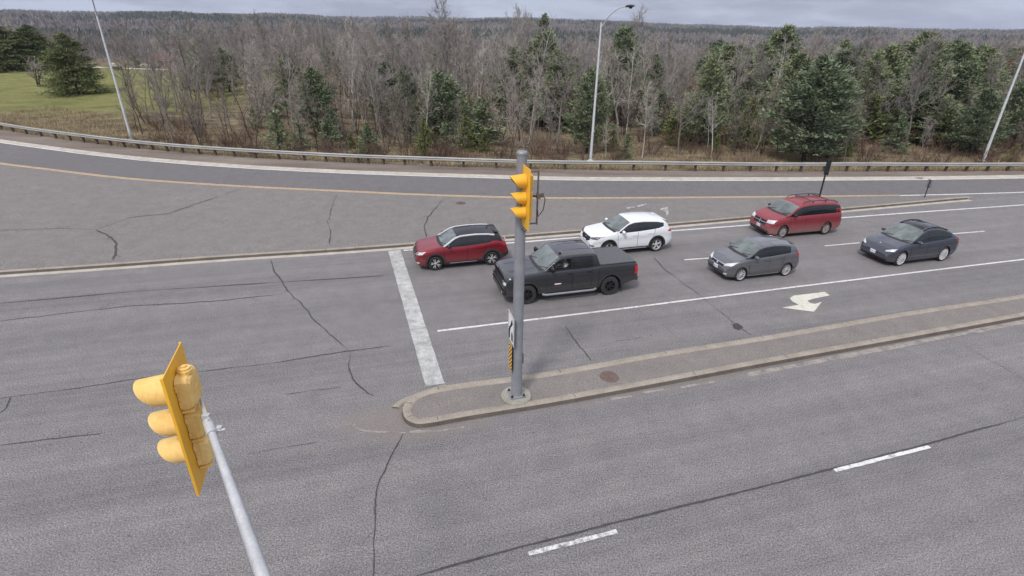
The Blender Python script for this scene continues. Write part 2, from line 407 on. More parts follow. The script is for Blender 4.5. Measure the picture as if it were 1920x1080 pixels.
M['rust_leaf'] = needles('rusty_dead_leaves', [(.3, (.16, .10, .06)), (.5, (.27, .165, .10)), (.72, (.36, .24, .15))], .2)
M['grass'] = needles('dead_grass', [(.3, (.18, .14, .09)), (.5, (.33, .265, .165)), (.72, (.46, .38, .24))], .2)
M['scrub'] = bark('scrub_twigs', (.155, .105, .085), .35, .35)
# ---------------------------------------------------------------- terrain
def gp(pts, z=0.0): return [G(x, y, z) for x, y in pts]
RAIL_PX = [(-60, 218), (0, 231.5), (113, 248), (213, 260), (320, 270), (447, 279.5), (640, 289), (717, 292), (960, 301), (1227, 304), (1440, 306), (1618, 306), (1760, 306), (1920, 306), (2050, 307)]
RAIL = gp(RAIL_PX, 0.72)
_rx = [p[0] for p in RAIL]; _ry = [p[1] for p in RAIL]
# beyond both ends keep going gently
_rx = [-140.0, -90.0] + _rx + [95.0, 200.0]; _ry = [_ry[0] + 62, _ry[0] + 26] + _ry + [_ry[-1] + 10, _ry[-1] + 50]
def rail_y(x): return np.interp(x, _rx, _ry)
def sm(a, b, x):
    t = np.clip((np.asarray(x, float) - a) / (b - a), 0, 1); return t * t * (3 - 2 * t)
def tz(x, y):
    x = np.asarray(x, float); y = np.asarray(y, float)
    s = y - rail_y(x)
    d = np.hypot(x, y); az = np.degrees(np.arctan2(x, y))
    left = 1 - sm(-32, -14, x + (y - 60) * .12)
    z = -0.02 - 0.9 * sm(0.8, 7, s) * (1 - .35 * left)
    z = z - (3.4 * sm(8, 70, s) + 12 * sm(60, 330, s) + 6 * sm(300, 700, s)) * (1 - left * (1 - sm(125, 230, d)))
    z = z + left * 0.9 * sm(5, 60, s) * (1 - sm(150, 300, d))
    # low bumps and far hills
    bump = .25 * np.sin(x * .13 + 1) * np.sin(y * .11) * sm(4, 20, s)
    hill = 34 * sm(900, 2600, d) * (1 + .18 * np.sin(az * .21 + .6) + .10 * np.sin(az * .63 + 2) + .05 * np.sin(az * 1.9))
    hill = hill + 30 * sm(3000, 6000, d) * (1 + .3 * np.sin(az * .13 + 2.2) + .12 * np.sin(az * .5))
    hill = hill * (1 - .45 * sm(0, 40, az))
    mid = 7 * sm(350, 700, d) * (1 - sm(700, 1200, d)) * (np.sin(az * .3 + 1.2))
    back = sm(-10, 10, y)   # behind the camera it stays level
    return z * back + (bump + hill + mid) * back - .02 * (1 - back)
radii = np.concatenate([[0], np.linspace(6, 40, 9), np.linspace(42, 130, 60), np.geomspace(134, 9000, 110)])
NA = 360
ang = np.linspace(0, 2 * np.pi, NA, endpoint=False)
RR, AA = np.meshgrid(radii[1:], ang, indexing='ij')
X = RR * np.sin(AA); Y = RR * np.cos(AA); Z = tz(X, Y)
# the canopy of the distant woods is part of what the far ground looks like
rng = np.random.default_rng(5)
Z = Z + sm(600, 900, RR) * rng.uniform(-3.0, 4.5, Z.shape) * sm(-10, 10, Y)
# keep the sheet under the paved area
S = Y - rail_y(X); Z = np.where((S < 0.2) & (RR < 400), np.minimum(Z, -0.06), Z)
vs = np.concatenate([[[0, 0, -.06]], np.stack([X, Y, Z], -1).reshape(-1, 3)])
n0 = len(radii) - 1
fs = []
for i in range(n0 - 1):
    a = 1 + i * NA + np.arange(NA); b = 1 + i * NA + (np.arange(NA) + 1) % NA
    fs.append(np.stack([a, b, b + NA, a + NA], -1))
fs = np.concatenate(fs)
ter = raw_mesh('ground', vs, fs[:, ::-1], M['terrain'], smooth=True)
tag(ter, kind='structure')
bmx = bmesh.new(); bmx.from_mesh(ter.data)
bmx.verts.ensure_lookup_table()
for j in range(NA): bmx.faces.new((bmx.verts[0], bmx.verts[1 + (j + 1) % NA], bmx.verts[1 + j]))
bmesh.ops.recalc_face_normals(bmx, faces=bmx.faces); bmx.to_mesh(ter.data); bmx.free()
if ter.data.polygons[0].normal.z < 0: ter.data.flip_normals()

# ---------------------------------------------------------------- polylines
def resample(pts, step):
    pts = [Vector((*p[:2], 0)) for p in pts]; out = [pts[0]]; 
    for a, b in zip(pts[:-1], pts[1:]):
        n = max(1, int((b - a).length / step))
        out += [a.lerp(b, (k + 1) / n) for k in range(n)]
    return out
def smooth_pts(pts, it=2):
    pts = [Vector((*p[:2], 0)) for p in pts]
    for _ in range(it):
        q = [pts[0]]
        for a, b in zip(pts[:-1], pts[1:]): q += [a.lerp(b, .25), a.lerp(b, .75)]
        q.append(pts[-1]); pts = q
    return pts
def side(pts, k):
    a = pts[max(0, k - 1)]; b = pts[min(len(pts) - 1, k + 1)]; d = (b - a).normalized()
    return Vector((-d.y, d.x, 0))
def ribbon(mb, pts, w, z, jit=0.0, seed=0, m=0, off=0.0):
    """flat strip along a polyline; w may be a function of 0..1"""
    rg = random.Random(seed); L_, R_ = [], []
    n = len(pts)
    for k, p in enumerate(pts):
        s = side(pts, k); t = k / max(1, n - 1); ww = w(t) if callable(w) else w
        j1, j2 = rg.uniform(-jit, jit), rg.uniform(-jit, jit)
        L_.append(p + s * (off + ww / 2 + j1)); R_.append(p + s * (off - ww / 2 + j2))
    zf = z if callable(z) else (lambda x, y: z)
    P = [[(a.x, a.y, zf(a.x, a.y)), (b.x, b.y, zf(b.x, b.y))] for a, b in zip(L_, R_)]
    mb.grid(P, m)
def kerb_profile(mb, pts, prof, m=0):
    """sweep prof [(offset to the left, z)] along pts"""
    P = []
    for k, p in enumerate(pts):
        s = side(pts, k)
        P.append([(p.x + s.x * o, p.y + s.y * o, z) for o, z in prof])
    mb.grid(P, m)

# ---------------------------------------------------------------- road sheets
YL_PX = [(-60, 297), (0, 306.5), (100, 318.5), (213, 332.5), (320, 341), (467, 350), (640, 358), (790, 365), (960, 370), (1060, 371.5), (1329, 370), (1508, 368.5), (1687, 366.5), (1800, 364), (1920, 360.5), (2060, 354)]
WL_PX = [(-60, 258), (0, 267), (213, 296), (427, 313.5), (640, 324.5), (800, 330), (960, 334.5), (1060, 337.5), (1329, 338.5), (1687, 337), (1830, 335), (1920, 333.5), (2060, 331)]
KB_PX = [(-120, 516), (0, 507.5), (190, 495), (422, 478), (640, 465), (800, 453), (960, 440.5), (1090, 430), (1255, 418), (1405, 405), (1573, 390), (1687, 380), (1775, 372), (1812, 369)]
YL = smooth_pts(gp(YL_PX)); WL = smooth_pts(gp(WL_PX)); KB = smooth_pts(gp(KB_PX, .13))
road = empty('road'); tag(road, kind='structure')
b = MB()
back = [(-75, 40), (-75, -40), (70, -40), (70, 40)]
# one big sheet of carriageway up to the outer white line (ramp included), closed behind the camera
outer = [(p.x, p.y) for p in WL]
xs = np.linspace(-75, 75, 150)
ox = np.array([p[0] for p in outer]); oy = np.array([p[1] for p in outer])
P = [[(x, y, 0.0) for y in np.linspace(-40, float(np.interp(x, ox, oy)) + .05, 12)] for x in xs]
b.grid(P); b.build('carriageway', M['asphalt'], road, smooth=False)
# ramp surface (fresher asphalt) as its own sheet
b = MB()
P = []
for x in xs:
    y0 = float(np.interp(x, [p.x for p in YL], [p.y for p in YL])); y1 = float(np.interp(x, ox, oy))
    P.append([(x, y, .004) for y in np.linspace(y0 - .1, y1 + .04, 4)])
b.grid(P); b.build('ramp_surface', M['asphalt_ramp'], road, smooth=False)
# concrete gutter outside the ramp, low kerb
b = MB(); kerb_profile(b, [p for p in WL], [(0.02, .008), (.45, .012), (.50, .07), (.62, .075), (.66, -.02)])
g_ = b.build('gutter', M['kerb_pale'], road)
b = MB()
P = []
for x in xs:
    y1 = float(np.interp(x, ox, oy)) + .62; y2 = float(rail_y(x)) + 1.1
    row = []
    for k in range(6):
        yy = y1 + (y2 - y1) * k / 5; row.append((x, yy, (.03 if k < 4 else (.0 if k == 4 else -.10)) + .01 * math.sin(x * .9 + k)))
    P.append(row)
b.grid(P); o = b.build('shoulder', M['gravel'], None, smooth=True); tag(o, kind='structure')
# island between ramp and main road
isl = empty('traffic_island'); tag(isl, kind='structure')
b = MB(); P = []
kx = [p.x for p in KB]; ky = [p.y for p in KB]
xe = kx[-1]
for x in np.concatenate([np.arange(-72, xe, 1.0), [xe]]):
    yk = float(np.interp(x, kx, ky)) ; yy = float(np.interp(x, [p.x for p in YL], [p.y for p in YL])) - .12
    if x < kx[0]: yk = ky[0] + (x - kx[0]) * math.tan(R(14.4))
    h = .125 * min(1.0, (xe - x) / 2 + .12)
    P.append([(x, yk + (yy - yk) * t, h * (1 - t) ** .7 + .010) for t in (0, .1, .3, .5, .7, .85, 1)])
def isl_z(x, y):
    yk = float(np.interp(x, kx, ky)) if x > kx[0] else ky[0] + (x - kx[0]) * math.tan(R(14.4))
    yy = float(np.interp(x, [p.x for p in YL], [p.y for p in YL])) - .12; t = min(1, max(0, (y - yk) / max(.1, yy - yk)))
    ts = (0, .1, .3, .5, .7, .85, 1); h = .125 * min(1.0, (xe - x) / 2 + .12)
    return float(np.interp(t, ts, [h * (1 - q) ** .7 + .010 for q in ts])) + .007
b.grid(P); b.build('island_surface', M['asphalt_island'], isl)
kb = [Vector((-72, ky[0] + (-72 - kx[0]) * math.tan(R(14.4)), 0))] + KB
kbs = resample(kb, 1.2)
b = MB(); kerb_profile(b, kbs, [(.10, .128), (.0, .137), (-.12, .137), (-.155, .12)]); b.build('kerb_top', M['kerb'], isl)
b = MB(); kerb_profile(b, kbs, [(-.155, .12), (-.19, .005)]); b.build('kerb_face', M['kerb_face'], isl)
b = MB(); kerb_profile(b, kbs, [(-.19, .006), (-.50, .006)]); b.build('gutter', M['kerb_pale'], isl)
b = MB(); b.box((kbs[-1].x + .1, kbs[-1].y - .03, .06), (.35, .32, .13), Matrix.Rotation(ROAD_AZ, 3, 'Z')); b.build('kerb_end', M['kerb'], isl, bevel=.02)
for k in range(2, len(kbs) - 1, 5):       # joints of the kerb stones
    s = side(kbs, k); p = kbs[k]; b = MB() if k == 2 else b
    t_ = Vector((s.y, -s.x, 0)) * .010
    for (o0, z0, o1, z1) in ((.09, .139, -.12, .139), (-.12, .139, -.156, .123), (-.159, .12, -.194, .008)):
        a0 = p + s * o0; a1 = p + s * o1
        b.add([(a0.x - t_.x, a0.y - t_.y, z0), (a0.x + t_.x, a0.y + t_.y, z0), (a1.x + t_.x, a1.y + t_.y, z1), (a1.x - t_.x, a1.y - t_.y, z1)], [(0, 1, 2, 3)])
b.build('kerb_joints', M['crack'], isl, smooth=False)

# median island
MU = [(2080, 520), (1920, 552), (1718, 580), (1545, 610), (1410, 633), (1240, 658), (1087, 686), (980, 703), (853, 718), (800, 728), (770, 741), (757, 757), (754, 770), (759, 783), (772, 792), (792, 795)]
ML = [(870, 780), (1017, 757), (1117, 739), (1240, 716), (1410, 684), (1545, 660), (1746, 624), (1920, 592), (2080, 562)]
up = gp(MU, .14); lo = gp(ML, .14)
ring = smooth_pts(up + lo, 2); rs = resample(ring, .35)
med = empty('median'); tag(med, kind='structure')
b = MB()
# direction of travel: from far right along the upper side round the nose and back; inside is on the left
kerb_profile(b, rs, [(.0, .12), (.03, .14), (.21, .143), (.25, .12), (.27, .10)]); b.build('kerb_top', M['kerb'], med)
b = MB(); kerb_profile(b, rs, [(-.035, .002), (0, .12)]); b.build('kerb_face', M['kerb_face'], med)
b = MB()
nR = len(rs); half = nR // 2
P = []
inner = [rs[k] + side(rs, k) * .26 for k in range(nR)]
NN = 60
cum = [0]
for a, c in zip(inner[:-1], inner[1:]): cum.append(cum[-1] + (c - a).length)
# nose = the point with the smallest coordinate along the road
kn = min(range(nR), key=lambda k: inner[k].dot(U))
def along(k0, k1, t):
    s0, s1 = cum[k0], cum[k1]; s_ = s0 + (s1 - s0) * t
    xs_ = float(np.interp(s_, cum, [p.x for p in inner])); ys_ = float(np.interp(s_, cum, [p.y for p in inner])); return xs_, ys_
for i in range(NN + 1):
    t = (i / NN) ** 1.6; a = along(kn, 0, t); c = along(kn, nR - 1, t)
    P.append([(a[0] + (c[0] - a[0]) * q, a[1] + (c[1] - a[1]) * q, .105 + .02 * math.sin(q * math.pi)) for q in (0, .25, .5, .75, 1)])
b.grid(P); b.build('median_surface', M['asphalt_median'], med)
b = MB()
for k in range(4, nR - 4, 9):
    s = side(rs, k); p = rs[k]; t_ = Vector((s.y, -s.x, 0)) * .009
    for (o0, z0, o1, z1) in ((-.037, .006, -.002, .122), (.03, .146, .21, .149)):
        a0 = p + s * o0; a1 = p + s * o1
        b.add([(a0.x - t_.x, a0.y - t_.y, z0), (a0.x + t_.x, a0.y + t_.y, z0), (a1.x + t_.x, a1.y + t_.y, z1), (a1.x - t_.x, a1.y - t_.y, z1)], [(0, 1, 2, 3)])
b.build('kerb_joints', M['crack'], med, smooth=False)
# nose: low concrete apron and gutter grime
b = MB(); ap = smooth_pts(gp([(835, 722), (800, 733), (765, 745), (742, 757), (737, 765)], .0), 2)
kerb_profile(b, ap, [(-.05, .003), (.0, .045), (.16, .05), (.20, .01)]); b.build('apron_lip', M['kerb'], med)

# ---------------------------------------------------------------- markings
def mark_poly(name, px, mat, z=.008, lab=None):
    b = MB(); q = gp(px, z)
    b.add([(x, y, z) for x, y in q], [tuple(range(len(q)))]); o = b.build(name, mat, road, smooth=False)
    if lab: o['label'] = lab
    return o
def mark_line(name, px, w, mat, z=.008, jit=.0, step=.6, seed=1, sm_=1, off=0.0, parent=None):
    b = MB(); pts = resample(smooth_pts(gp(px, z), sm_), step); ribbon(b, pts, w, z, jit, seed, off=off)
    return b.build(name, mat, parent or road, smooth=False)
# stop line
b = MB(); a0, a1 = Vector((*G(739.5, 470), 0)), Vector((*G(816, 722), 0)); ribbon(b, resample([a0, a1], .3), .60, .010, .010, 4); b.build('stop_line', M['paint_bar'], road, smooth=False)
mark_line('lane_line', [(820, 620.5), (1140, 582), (1311, 560), (1600, 524.5), (1920, 486), (2060, 470)], .11, M['paint'], jit=.005)
mark_line('edge_line', [(757, 469.5), (964, 455), (1089, 444.5), (1257, 433), (1403, 422), (1575, 408.5), (1745, 396), (1920, 384), (2060, 374)], .14, M['paint'], jit=.006)
for a, c in (((1283, 487), (1333, 483.5)), ((1546, 461), (1612, 455)), ((1783, 438.5), (1846, 433.5))):
    mark_line('lane_dash', [a, c], .10, M['paint'], jit=.008)
for a, c in (((991, 1038), (1157, 996)), ((1565, 882), (1743, 837))):
    mark_line('lane_dash', [a, c], .11, M['paint_worn'] if a[0] < 1000 else M['paint'], z=.011, jit=.008, step=.2)
mark_line('outer_edge_line', WL_PX, .16, M['paint'], z=.012, jit=.006, off=-.04)
mark_line('yellow_line', YL_PX[:13], .135, M['paint_yellow'], z=.013, jit=.006, off=.10)
mark_line('yellow_line', YL_PX[:13], .135, M['paint_yellow'], z=.013, jit=.006, off=-.10)
mark_line('gore_edge_line', YL_PX[12:], .16, M['paint'], z=.013, jit=.006)
# left-turn arrow
AR = [(865, 303), (892, 321), (800, 340), (772, 350), (790, 362), (812, 366), (849, 356), (808, 408), (640, 386), (728, 371), (692, 352), (680, 335), (702, 322)]
mark_poly('turn_arrow', [(1240 + x / 2.8235, 440 + y / 2.8235) for x, y in AR], M['paint_arrow'])
# what is left of an old arrow on the island
for q in ([(1174, 389), (1190, 386.5), (1191, 388.5), (1176, 391)], [(1194, 385), (1212, 380.5), (1214, 383), (1196, 387.5)], [(1237, 391), (1252, 388), (1254, 402), (1250, 405), (1247, 396), (1240, 394)]):
    b = MB(); h = .10; w_ = gp(q, h); b.add([(x, y, isl_z(x, y) + .01) for x, y in w_], [tuple(range(len(w_)))]); b.build('ghost_marking', M['paint_ghost'], isl, smooth=False)
# gritty remains of the line along the median
for q, w_ in (([(1145, 748), (1160, 746), (1184, 742)], .10), ([(1206, 736), (1225, 733), (1244, 729)], .10), ([(1276, 726), (1305, 721), (1340, 715)], .11),
              ([(1403, 702), (1455, 692), (1560, 672), (1746, 637), (1920, 603), (2060, 577)], .24), ([(768, 809), (820, 808), (870, 800)], .10), ([(664, 795), (668, 803), (690, 808), (760, 811)], .07)):
    mark_line('grit_line', q, (lambda t, w=w_: w * (.45 + .55 * math.sin(math.pi * min(1, t * 1.6 + .1)) ** .5) if t < .56 else w * (1 - .5 * max(0, t - .8))), M['grit'], z=.007, jit=.025, step=.3, seed=7)

# ---------------------------------------------------------------- cracks
def crack(px, w=.022, h=.0, name='crack', jit=.03, seed=None, parent=None, mat=None):
    sd = seed or int(px[0][0] * 7 + px[0][1]); rg = random.Random(sd)
    pts = resample(gp(px, h), .22)
    out = []
    wob = 0; out = []; pts = resample(gp(px, h), .13)
    for k, p in enumerate(pts):
        wob = wob * .86 + rg.uniform(-jit, jit)
        s = side(pts, k); out.append(p + s * (wob + rg.uniform(-jit, jit) * .45) * min(1, .12 * min(k, len(pts) - 1 - k)))
    b = MB(); rr = []; cur = 1.0
    for _ in out: cur = min(1.9, max(.35, cur + rg.uniform(-.45, .45))); rr.append(cur)
    ribbon(b, out, lambda t: w * (.55 + .45 * min(1, 25 * min(t, 1 - t))) * rr[min(len(rr) - 1, int(t * (len(rr) - 1)))], isl_z if parent is isl else h + .009, 0, sd)
    # short side branches
    if len(out) > 14 and jit > .015:
        for _ in range(len(out) // 14):
            k = rg.randrange(3, len(out) - 3); s = side(out, k) * rg.choice((-1, 1)); d_ = (out[k + 1] - out[k - 1]).normalized(); q = out[k]; br = [q]
            for _ in range(rg.randint(3, 7)): q = q + (s * rg.uniform(.02, .10) + d_ * rg.uniform(.0, .12)); br.append(q)
            ribbon(b, br, lambda t: w * .55 * (1.05 - t), isl_z if parent is isl else h + .0095, 0, sd + k)
    return b.build(name, mat or M['crack'], parent or road, smooth=False)
crack([(507, 487), (520, 515), (540, 548), (575, 580), (600, 612), (640, 645), (657, 660)], .035)
crack([(657, 660), (655, 685), (665, 710), (690, 738), (700, 742)], .03)
crack([(0, 747), (70, 738), (240, 713), (370, 697), (500, 683), (660, 658), (735, 648)], .028, jit=.012)
crack([(0, 602), (130, 587), (244, 574), (415, 564), (534, 551)], .03, jit=.02)
crack([(0, 569), (259, 546), (640, 522), (720, 517)], .045, jit=.006)
crack([(0, 835), (62, 829), (192, 813)], .02)
crack([(757, 812), (735, 850), (712, 905), (703, 985), (700, 1085)], .02, jit=.02)
crack([(1225, 482), (1250, 510), (1300, 545), (1340, 575), (1375, 605), (1408, 628)], .035)
crack([(1060, 612), (1080, 640), (1100, 665), (1108, 676)], .025)
crack([(1821, 656), (1877, 688), (1925, 716)], .022)
crack([(467, 852), (530, 840), (596, 829)], .014); crack([(534, 740), (640, 726)], .014)
crack([(1150, 640), (1180, 636), (1205, 632)], .02)
crack([(775, 1082), (960, 1030), (1175, 975), (1410, 918), (1560, 879), (1740, 832), (1925, 781)], .032, jit=.006, name='lane_joint_crack')
crack([(20, 745), (12, 765), (0, 775)], .02)
hk = .09

crack([(0, 432), (117, 429), (180, 431)], .05, hk, parent=isl); crack([(180, 431), (200, 439), (217, 457), (218, 473), (212, 488)], .06, .12, parent=isl)
crack([(180, 431), (247, 408), (317, 400), (367, 382), (410, 368), (447, 353)], .05, .085, parent=isl)
crack([(632, 364), (623, 380), (620, 403), (615, 418), (620, 433), (618, 458)], .045, .11, parent=isl)
crack([(830, 372), (820, 385), (803, 405), (795, 425), (800, 445)], .045, .11, parent=isl)
crack([(300, 404), (360, 402), (450, 411)], .02, .10, parent=isl, mat=M['grit'])
mark_poly('tar_patch', [(1373, 608), (1382, 605), (1394, 613), (1386, 619), (1376, 616)], M['patch'], z=.012)
# ---------------------------------------------------------------- guard rail
rail_pts = resample(smooth_pts([Vector((*p, 0)) for p in RAIL], 2), 1.9)
gr = empty('guard_rail', rail_pts[0]); inv = -Vector((rail_pts[0].x, rail_pts[0].y, 0))
tag(gr, 'long galvanised steel guard rail on short posts along the outside of the ramp', 'guard rail')
wv = [(.0, .58), (.025, .59), (.075, .635), (.075, .675), (.02, .715), (.02, .745), (.075, .785), (.075, .825), (.025, .87), (.0, .88)]
b = MB(); fine_r = resample(rail_pts, .8)
P = []
for k, p in enumerate(fine_r):
    s = -side(fine_r, k); sag = .012 * math.sin(k * .37) + .01 * math.sin(k * .11)
    q = p + inv
    P.append([(q.x + s.x * o, q.y + s.y * o, z - .10 + sag) for o, z in wv])
b.grid(P); o = b.build('rail', M['rail'], gr)
md = o.modifiers.new('t', 'SOLIDIFY'); md.thickness = .004
rg = random.Random(3)
b = MB(); b.box((0, 0, .33), (.15, .16, .86)); post0 = b.build('post', M['post_wood'], gr, bevel=.01)
b = MB(); b.box((0, 0, 0), (.12, .12, .30)); block0 = b.build('spacer_block', M['post_wood'], post0)
first = True
for k in range(0, len(rail_pts)):
    p = rail_pts[k] + inv; s = -side(rail_pts, k)
    if first: c = post0; first = False
    else:
        c = post0.copy(); COL.objects.link(c); c.parent = gr
        d_ = block0.copy(); COL.objects.link(d_); d_.parent = c
    c.location = (p.x - s.x * .20, p.y - s.y * .20, -.06); c.rotation_euler = (rg.uniform(-.03, .03), rg.uniform(-.03, .03), math.atan2(s.y, s.x))
for ch in gr.children:
    for g2 in ch.children: g2.location = (.13, 0, .64)
# white reflectors on the rail
refs = [(62, 246), (267, 262), (555, 283)]

# ---------------------------------------------------------------- lamp posts
def make_lamp():
    root = empty('street_lamp')
    b = MB(); b.lathe([(.0, .0), (.30, .0), (.30, .12), (.27, .14), (0, .14)], 20); b.build('footing', M['kerb_pale'], root)
    b = MB(); b.box((0, 0, .165), (.38, .38, .04)); b.lathe([(.125, .18), (.105, 3.0), (.085, 7.0), (.062, 11.1), (0, 11.12)], 12)
    b.box((.12, 0, .62), (.03, .10, .22)); b.build('pole', M['galv_bright'], root)
    b = MB(); pts = []
    for t in np.linspace(0, 1, 12): pts.append((2.1 * t ** 1.25 , 0, 10.6 + 1.62 * math.sin(t * math.pi / 2)))
    b.tube(pts, [.045] * 8 + [.038] * 4, 8)
    b.tube([(.0, 0, 10.95), (.35, 0, 11.02)], .03, 6)
    b.build('arm', M['galv'], root)
    # cobra head
    b = MB(); P = []
    for t in np.linspace(0, 1, 9):
        w = .05 + .14 * math.sin(min(1, t * 1.25) * math.pi / 2) * (1 if t < .85 else .75); h = .05 + .07 * math.sin(t * math.pi) ** .6 if 0 < t < 1 else .04
        P.append([(2.05 + .75 * t, w * math.cos(a), 12.23 + .04 * t + h * math.sin(a) * (1 if math.sin(a) > 0 else .6)) for a in np.linspace(0, 2 * math.pi, 13)])
    b.grid(P); b.add([P[-1][i] for i in range(12)], [tuple(range(12))]); b.build('lamp_head', M['dark_metal'], root)
    b = MB(); b.lathe([(.0, -.16), (.09, -.14), (.14, -.06), (.15, 0)], 16, c=(2.52, 0, 12.24)); b.build('lens', M['black_in'], root)
    return root
lampA = make_lamp()
tag(lampA, 'tall galvanised street lamp behind the rail at the middle, its curved arm against the sky', 'street lamp', 'street lamps along the ramp')
def lamp_at(o, px, py, zrot, sc=1.0):
    x, y = G(px, py, -.05); o.location = (x, y, -.08); o.rotation_euler = (0, 0, zrot); o.scale = (sc,) * 3
lamp_at(lampA, 1107, 303, R(-40), .945)
lampB = copy_tree(lampA); lamp_at(lampB, 247, 263, R(-55), .97); lampB['label'] = 'tall galvanised street lamp beside the lawn, leftmost of the three lamp posts'
lampC = copy_tree(lampA); lamp_at(lampC, 1842, 304, R(-75), .95); lampC['label'] = 'tall galvanised street lamp at the right edge, rightmost of the three lamp posts'

# ---------------------------------------------------------------- traffic signal head  (local +X = the way it faces)
def signal_head(parent, body_mat, plate_mat, zc=0.0):
    """zc: height of the middle of the backplate in the parent's frame; parts hang on parent"""
    SEC = [(.415, .40, .165), (.0, .37, .150), (-.375, .37, .150)]
    b = MB()
    poly = [(-.30, -.76), (.30, -.76), (.30, .76), (-.30, .76)]
    n = 4
    b.box((0, 0, zc), (.012, .72, 1.54)); 
    for s_ in (-1, 1): b.box((.012, s_ * .352, zc), (.024, .010, 1.54))
    b.build('backplate', plate_mat, parent, bevel=.004)
    for i, (z, h, r_) in enumerate(SEC):
        b = MB(); dz = .005
        w = .35 if i == 0 else .32
        # housing behind the plate, tapering backwards
        P = []
        for (x, k) in ((-.012, 1.0), (-.075, 1.0), (-.12, .94), (-.15, .80)):
            hw, hh = w / 2 * k, (h / 2 - dz) * (k if x < -.1 else 1)
            c_ = .035
            P.append([(x, yy, zc + z + zz) for yy, zz in ((-hw, -hh + c_), (-hw + c_, -hh), (hw - c_, -hh), (hw, -hh + c_), (hw, hh - c_), (hw - c_, hh), (-hw + c_, hh), (-hw, hh - c_), (-hw, -hh + c_))])
        b.grid(P); b.add([P[-1][j] for j in range(8)], [tuple(range(8))])
        b.box((-.07, 0, zc + z - h / 2 + .004), (.12, w + .012, .016))
        for s_ in (-1, 1):
            b.box((-.03, s_ * (w / 2 + .008), zc + z + .09), (.03, .02, .05)); b.box((-.03, s_ * (w / 2 + .008), zc + z - .09), (.03, .02, .05))
        for s_ in (-1, 1):      # hinges and wing-nut latches
            for q in (-.10, .10): b.tube([(-.02, s_ * (w / 2 + .012), zc + z + q - .03), (-.02, s_ * (w / 2 + .012), zc + z + q + .03)], .010, 6)
        b.box((-.151, 0, zc + z), (.010, w * .45, .02)); b.box((-.151, 0, zc + z + h * .3), (.008, w * .6, .012))
        b.build('signal_section', body_mat, parent, smooth=False)
        # front door ring + lens
        b = MB(); b.lathe([(r_ + .018, .012), (r_ + .018, .05), (r_ - .01, .055), (r_ - .012, .02)], 24, 'X', (0, 0, zc + z)); b.build('lens_ring', body_mat, parent)
        b = MB(); b.lathe([(0.0, .045), (r_ * .5, .04), (r_ - .012, .02)], 24, 'X', (0, 0, zc + z))
        b.build('lens', LENS[i], parent)
        # visor: cap visor, longer above, cut back underneath
        ln = .40 if i == 0 else .37
        b = MB(); P = []; Q = []
        ro = r_ + .014
        for a in np.linspace(R(-58), R(238), 27):
            up_ = max(0.0, math.sin(a)) ; k = .42 + .58 * (0.5 + 0.5 * math.sin(a)) ** .75
            L_ = ln * k; dr = -.045 * math.sin(a)
            P.append([(x, ro * math.cos(a) * (1 - .06 * x / ln), zc + z + ro * math.sin(a) + dr * x / ln) for x in (.04, L_ * .5, L_)])
            Q.append([(x, (ro - .010) * math.cos(a) * (1 - .06 * x / ln), zc + z + (ro - .010) * math.sin(a) + dr * x / ln) for x in (.04, L_ * .5, L_)])
        b.grid(P, 0); b.grid(Q, 1); b.grid([[p[-1], q[-1]] for p, q in zip(P, Q)], 0)
        b.grid([[p for p in P[0]], [q for q in Q[0]]], 0); b.grid([[p for p in P[-1]], [q for q in Q[-1]]], 0)
        b.build('visor', [body_mat, M['black_in']], parent, sharp=50)
LENS = [simple('lens_red', (.16, .012, .01), .25), simple('lens_amber', (.20, .10, .01), .25), simple('lens_green', (.01, .10, .06), .25)]
FACE = math.atan2(-U.y, -U.x)          # both heads face the traffic coming from the left

# signal pole on the median
px_, py_ = G(968, 742, .14)
sp = empty('traffic_signal_pole', (px_, py_, .13), FACE)     # local +X = upstream, local +Y = away.. see below
tag(sp, 'grey steel signal pole on a round footing on the median', 'signal pole')
HP = height_for(px_, py_, 286, .13)
b = MB(); b.lathe([(0, -.1), (.46, -.1), (.46, .03), (.43, .06), (0, .06)], 32); b.build('footing', M['found'], sp)
b = MB(); b.box((0, 0, .085), (.46, .46, .045)); b.build('base_plate', M['galv_dark'], sp, bevel=.008)
b = MB()
for sx in (-1, 1):
    for sy in (-1, 1):
        b.lathe([(.0, .15), (.022, .15), (.022, .105), (.04, .105), (.04, .06)], 6, c=(sx * .18, sy * .18, .03))
b.build('anchor_bolts', M['dark_metal'], sp)
b = MB(); b.lathe([(.175, .10), (.165, .14), (.128, HP - .03)], 20); b.lathe([(.138, HP - .05), (.140, HP), (.12, HP + .03), (0, HP + .035)], 20)
b.build('pole', M['galv_dark'], sp)
b = MB(); b.box((-.175, .02, 1.35), (.03, .11, .34)); b.build('hand_hole_cover', M['galv_dark'], sp, bevel=.006)
# bracket and cable for the head
SIDE = 1.0      # local +Y of a thing facing upstream points to the camera side
b = MB()
zt, zm, zb_ = HP - .42, HP - 1.05, HP - 1.75
xb = -.36; yb = .24
b.tube([(-.18, yb, zt), (xb, yb, zt)], .022, 8); b.tube([(-.18, yb, zb_), (xb, yb, zb_)], .022, 8)
b.tube([(xb, yb, zt + .03), (xb, yb, zb_ - .03)], .024, 8)
b.tube([(xb, yb, zm), (xb + .10, .06, zm - .03), (-.12, 0, zm - .05)], .03, 8)
b.box((-.15, 0, zm - .05), (.10, .30, .10)); b.box((xb - .02, yb, zm), (.09, .09, .12)); b.box((xb - .13, yb - .02, zm + .02), (.07, .06, .11))
b.build('bracket', M['rusty'], sp)
b = MB(); b.tube([(xb - .14, yb - .02, zm + .05), (xb - .20, yb, zm - .10), (xb - .16, yb + .01, zm - .35), (xb - .03, yb + .02, zm - .52), (xb, yb + .03, zm - .35)], .012, 6)
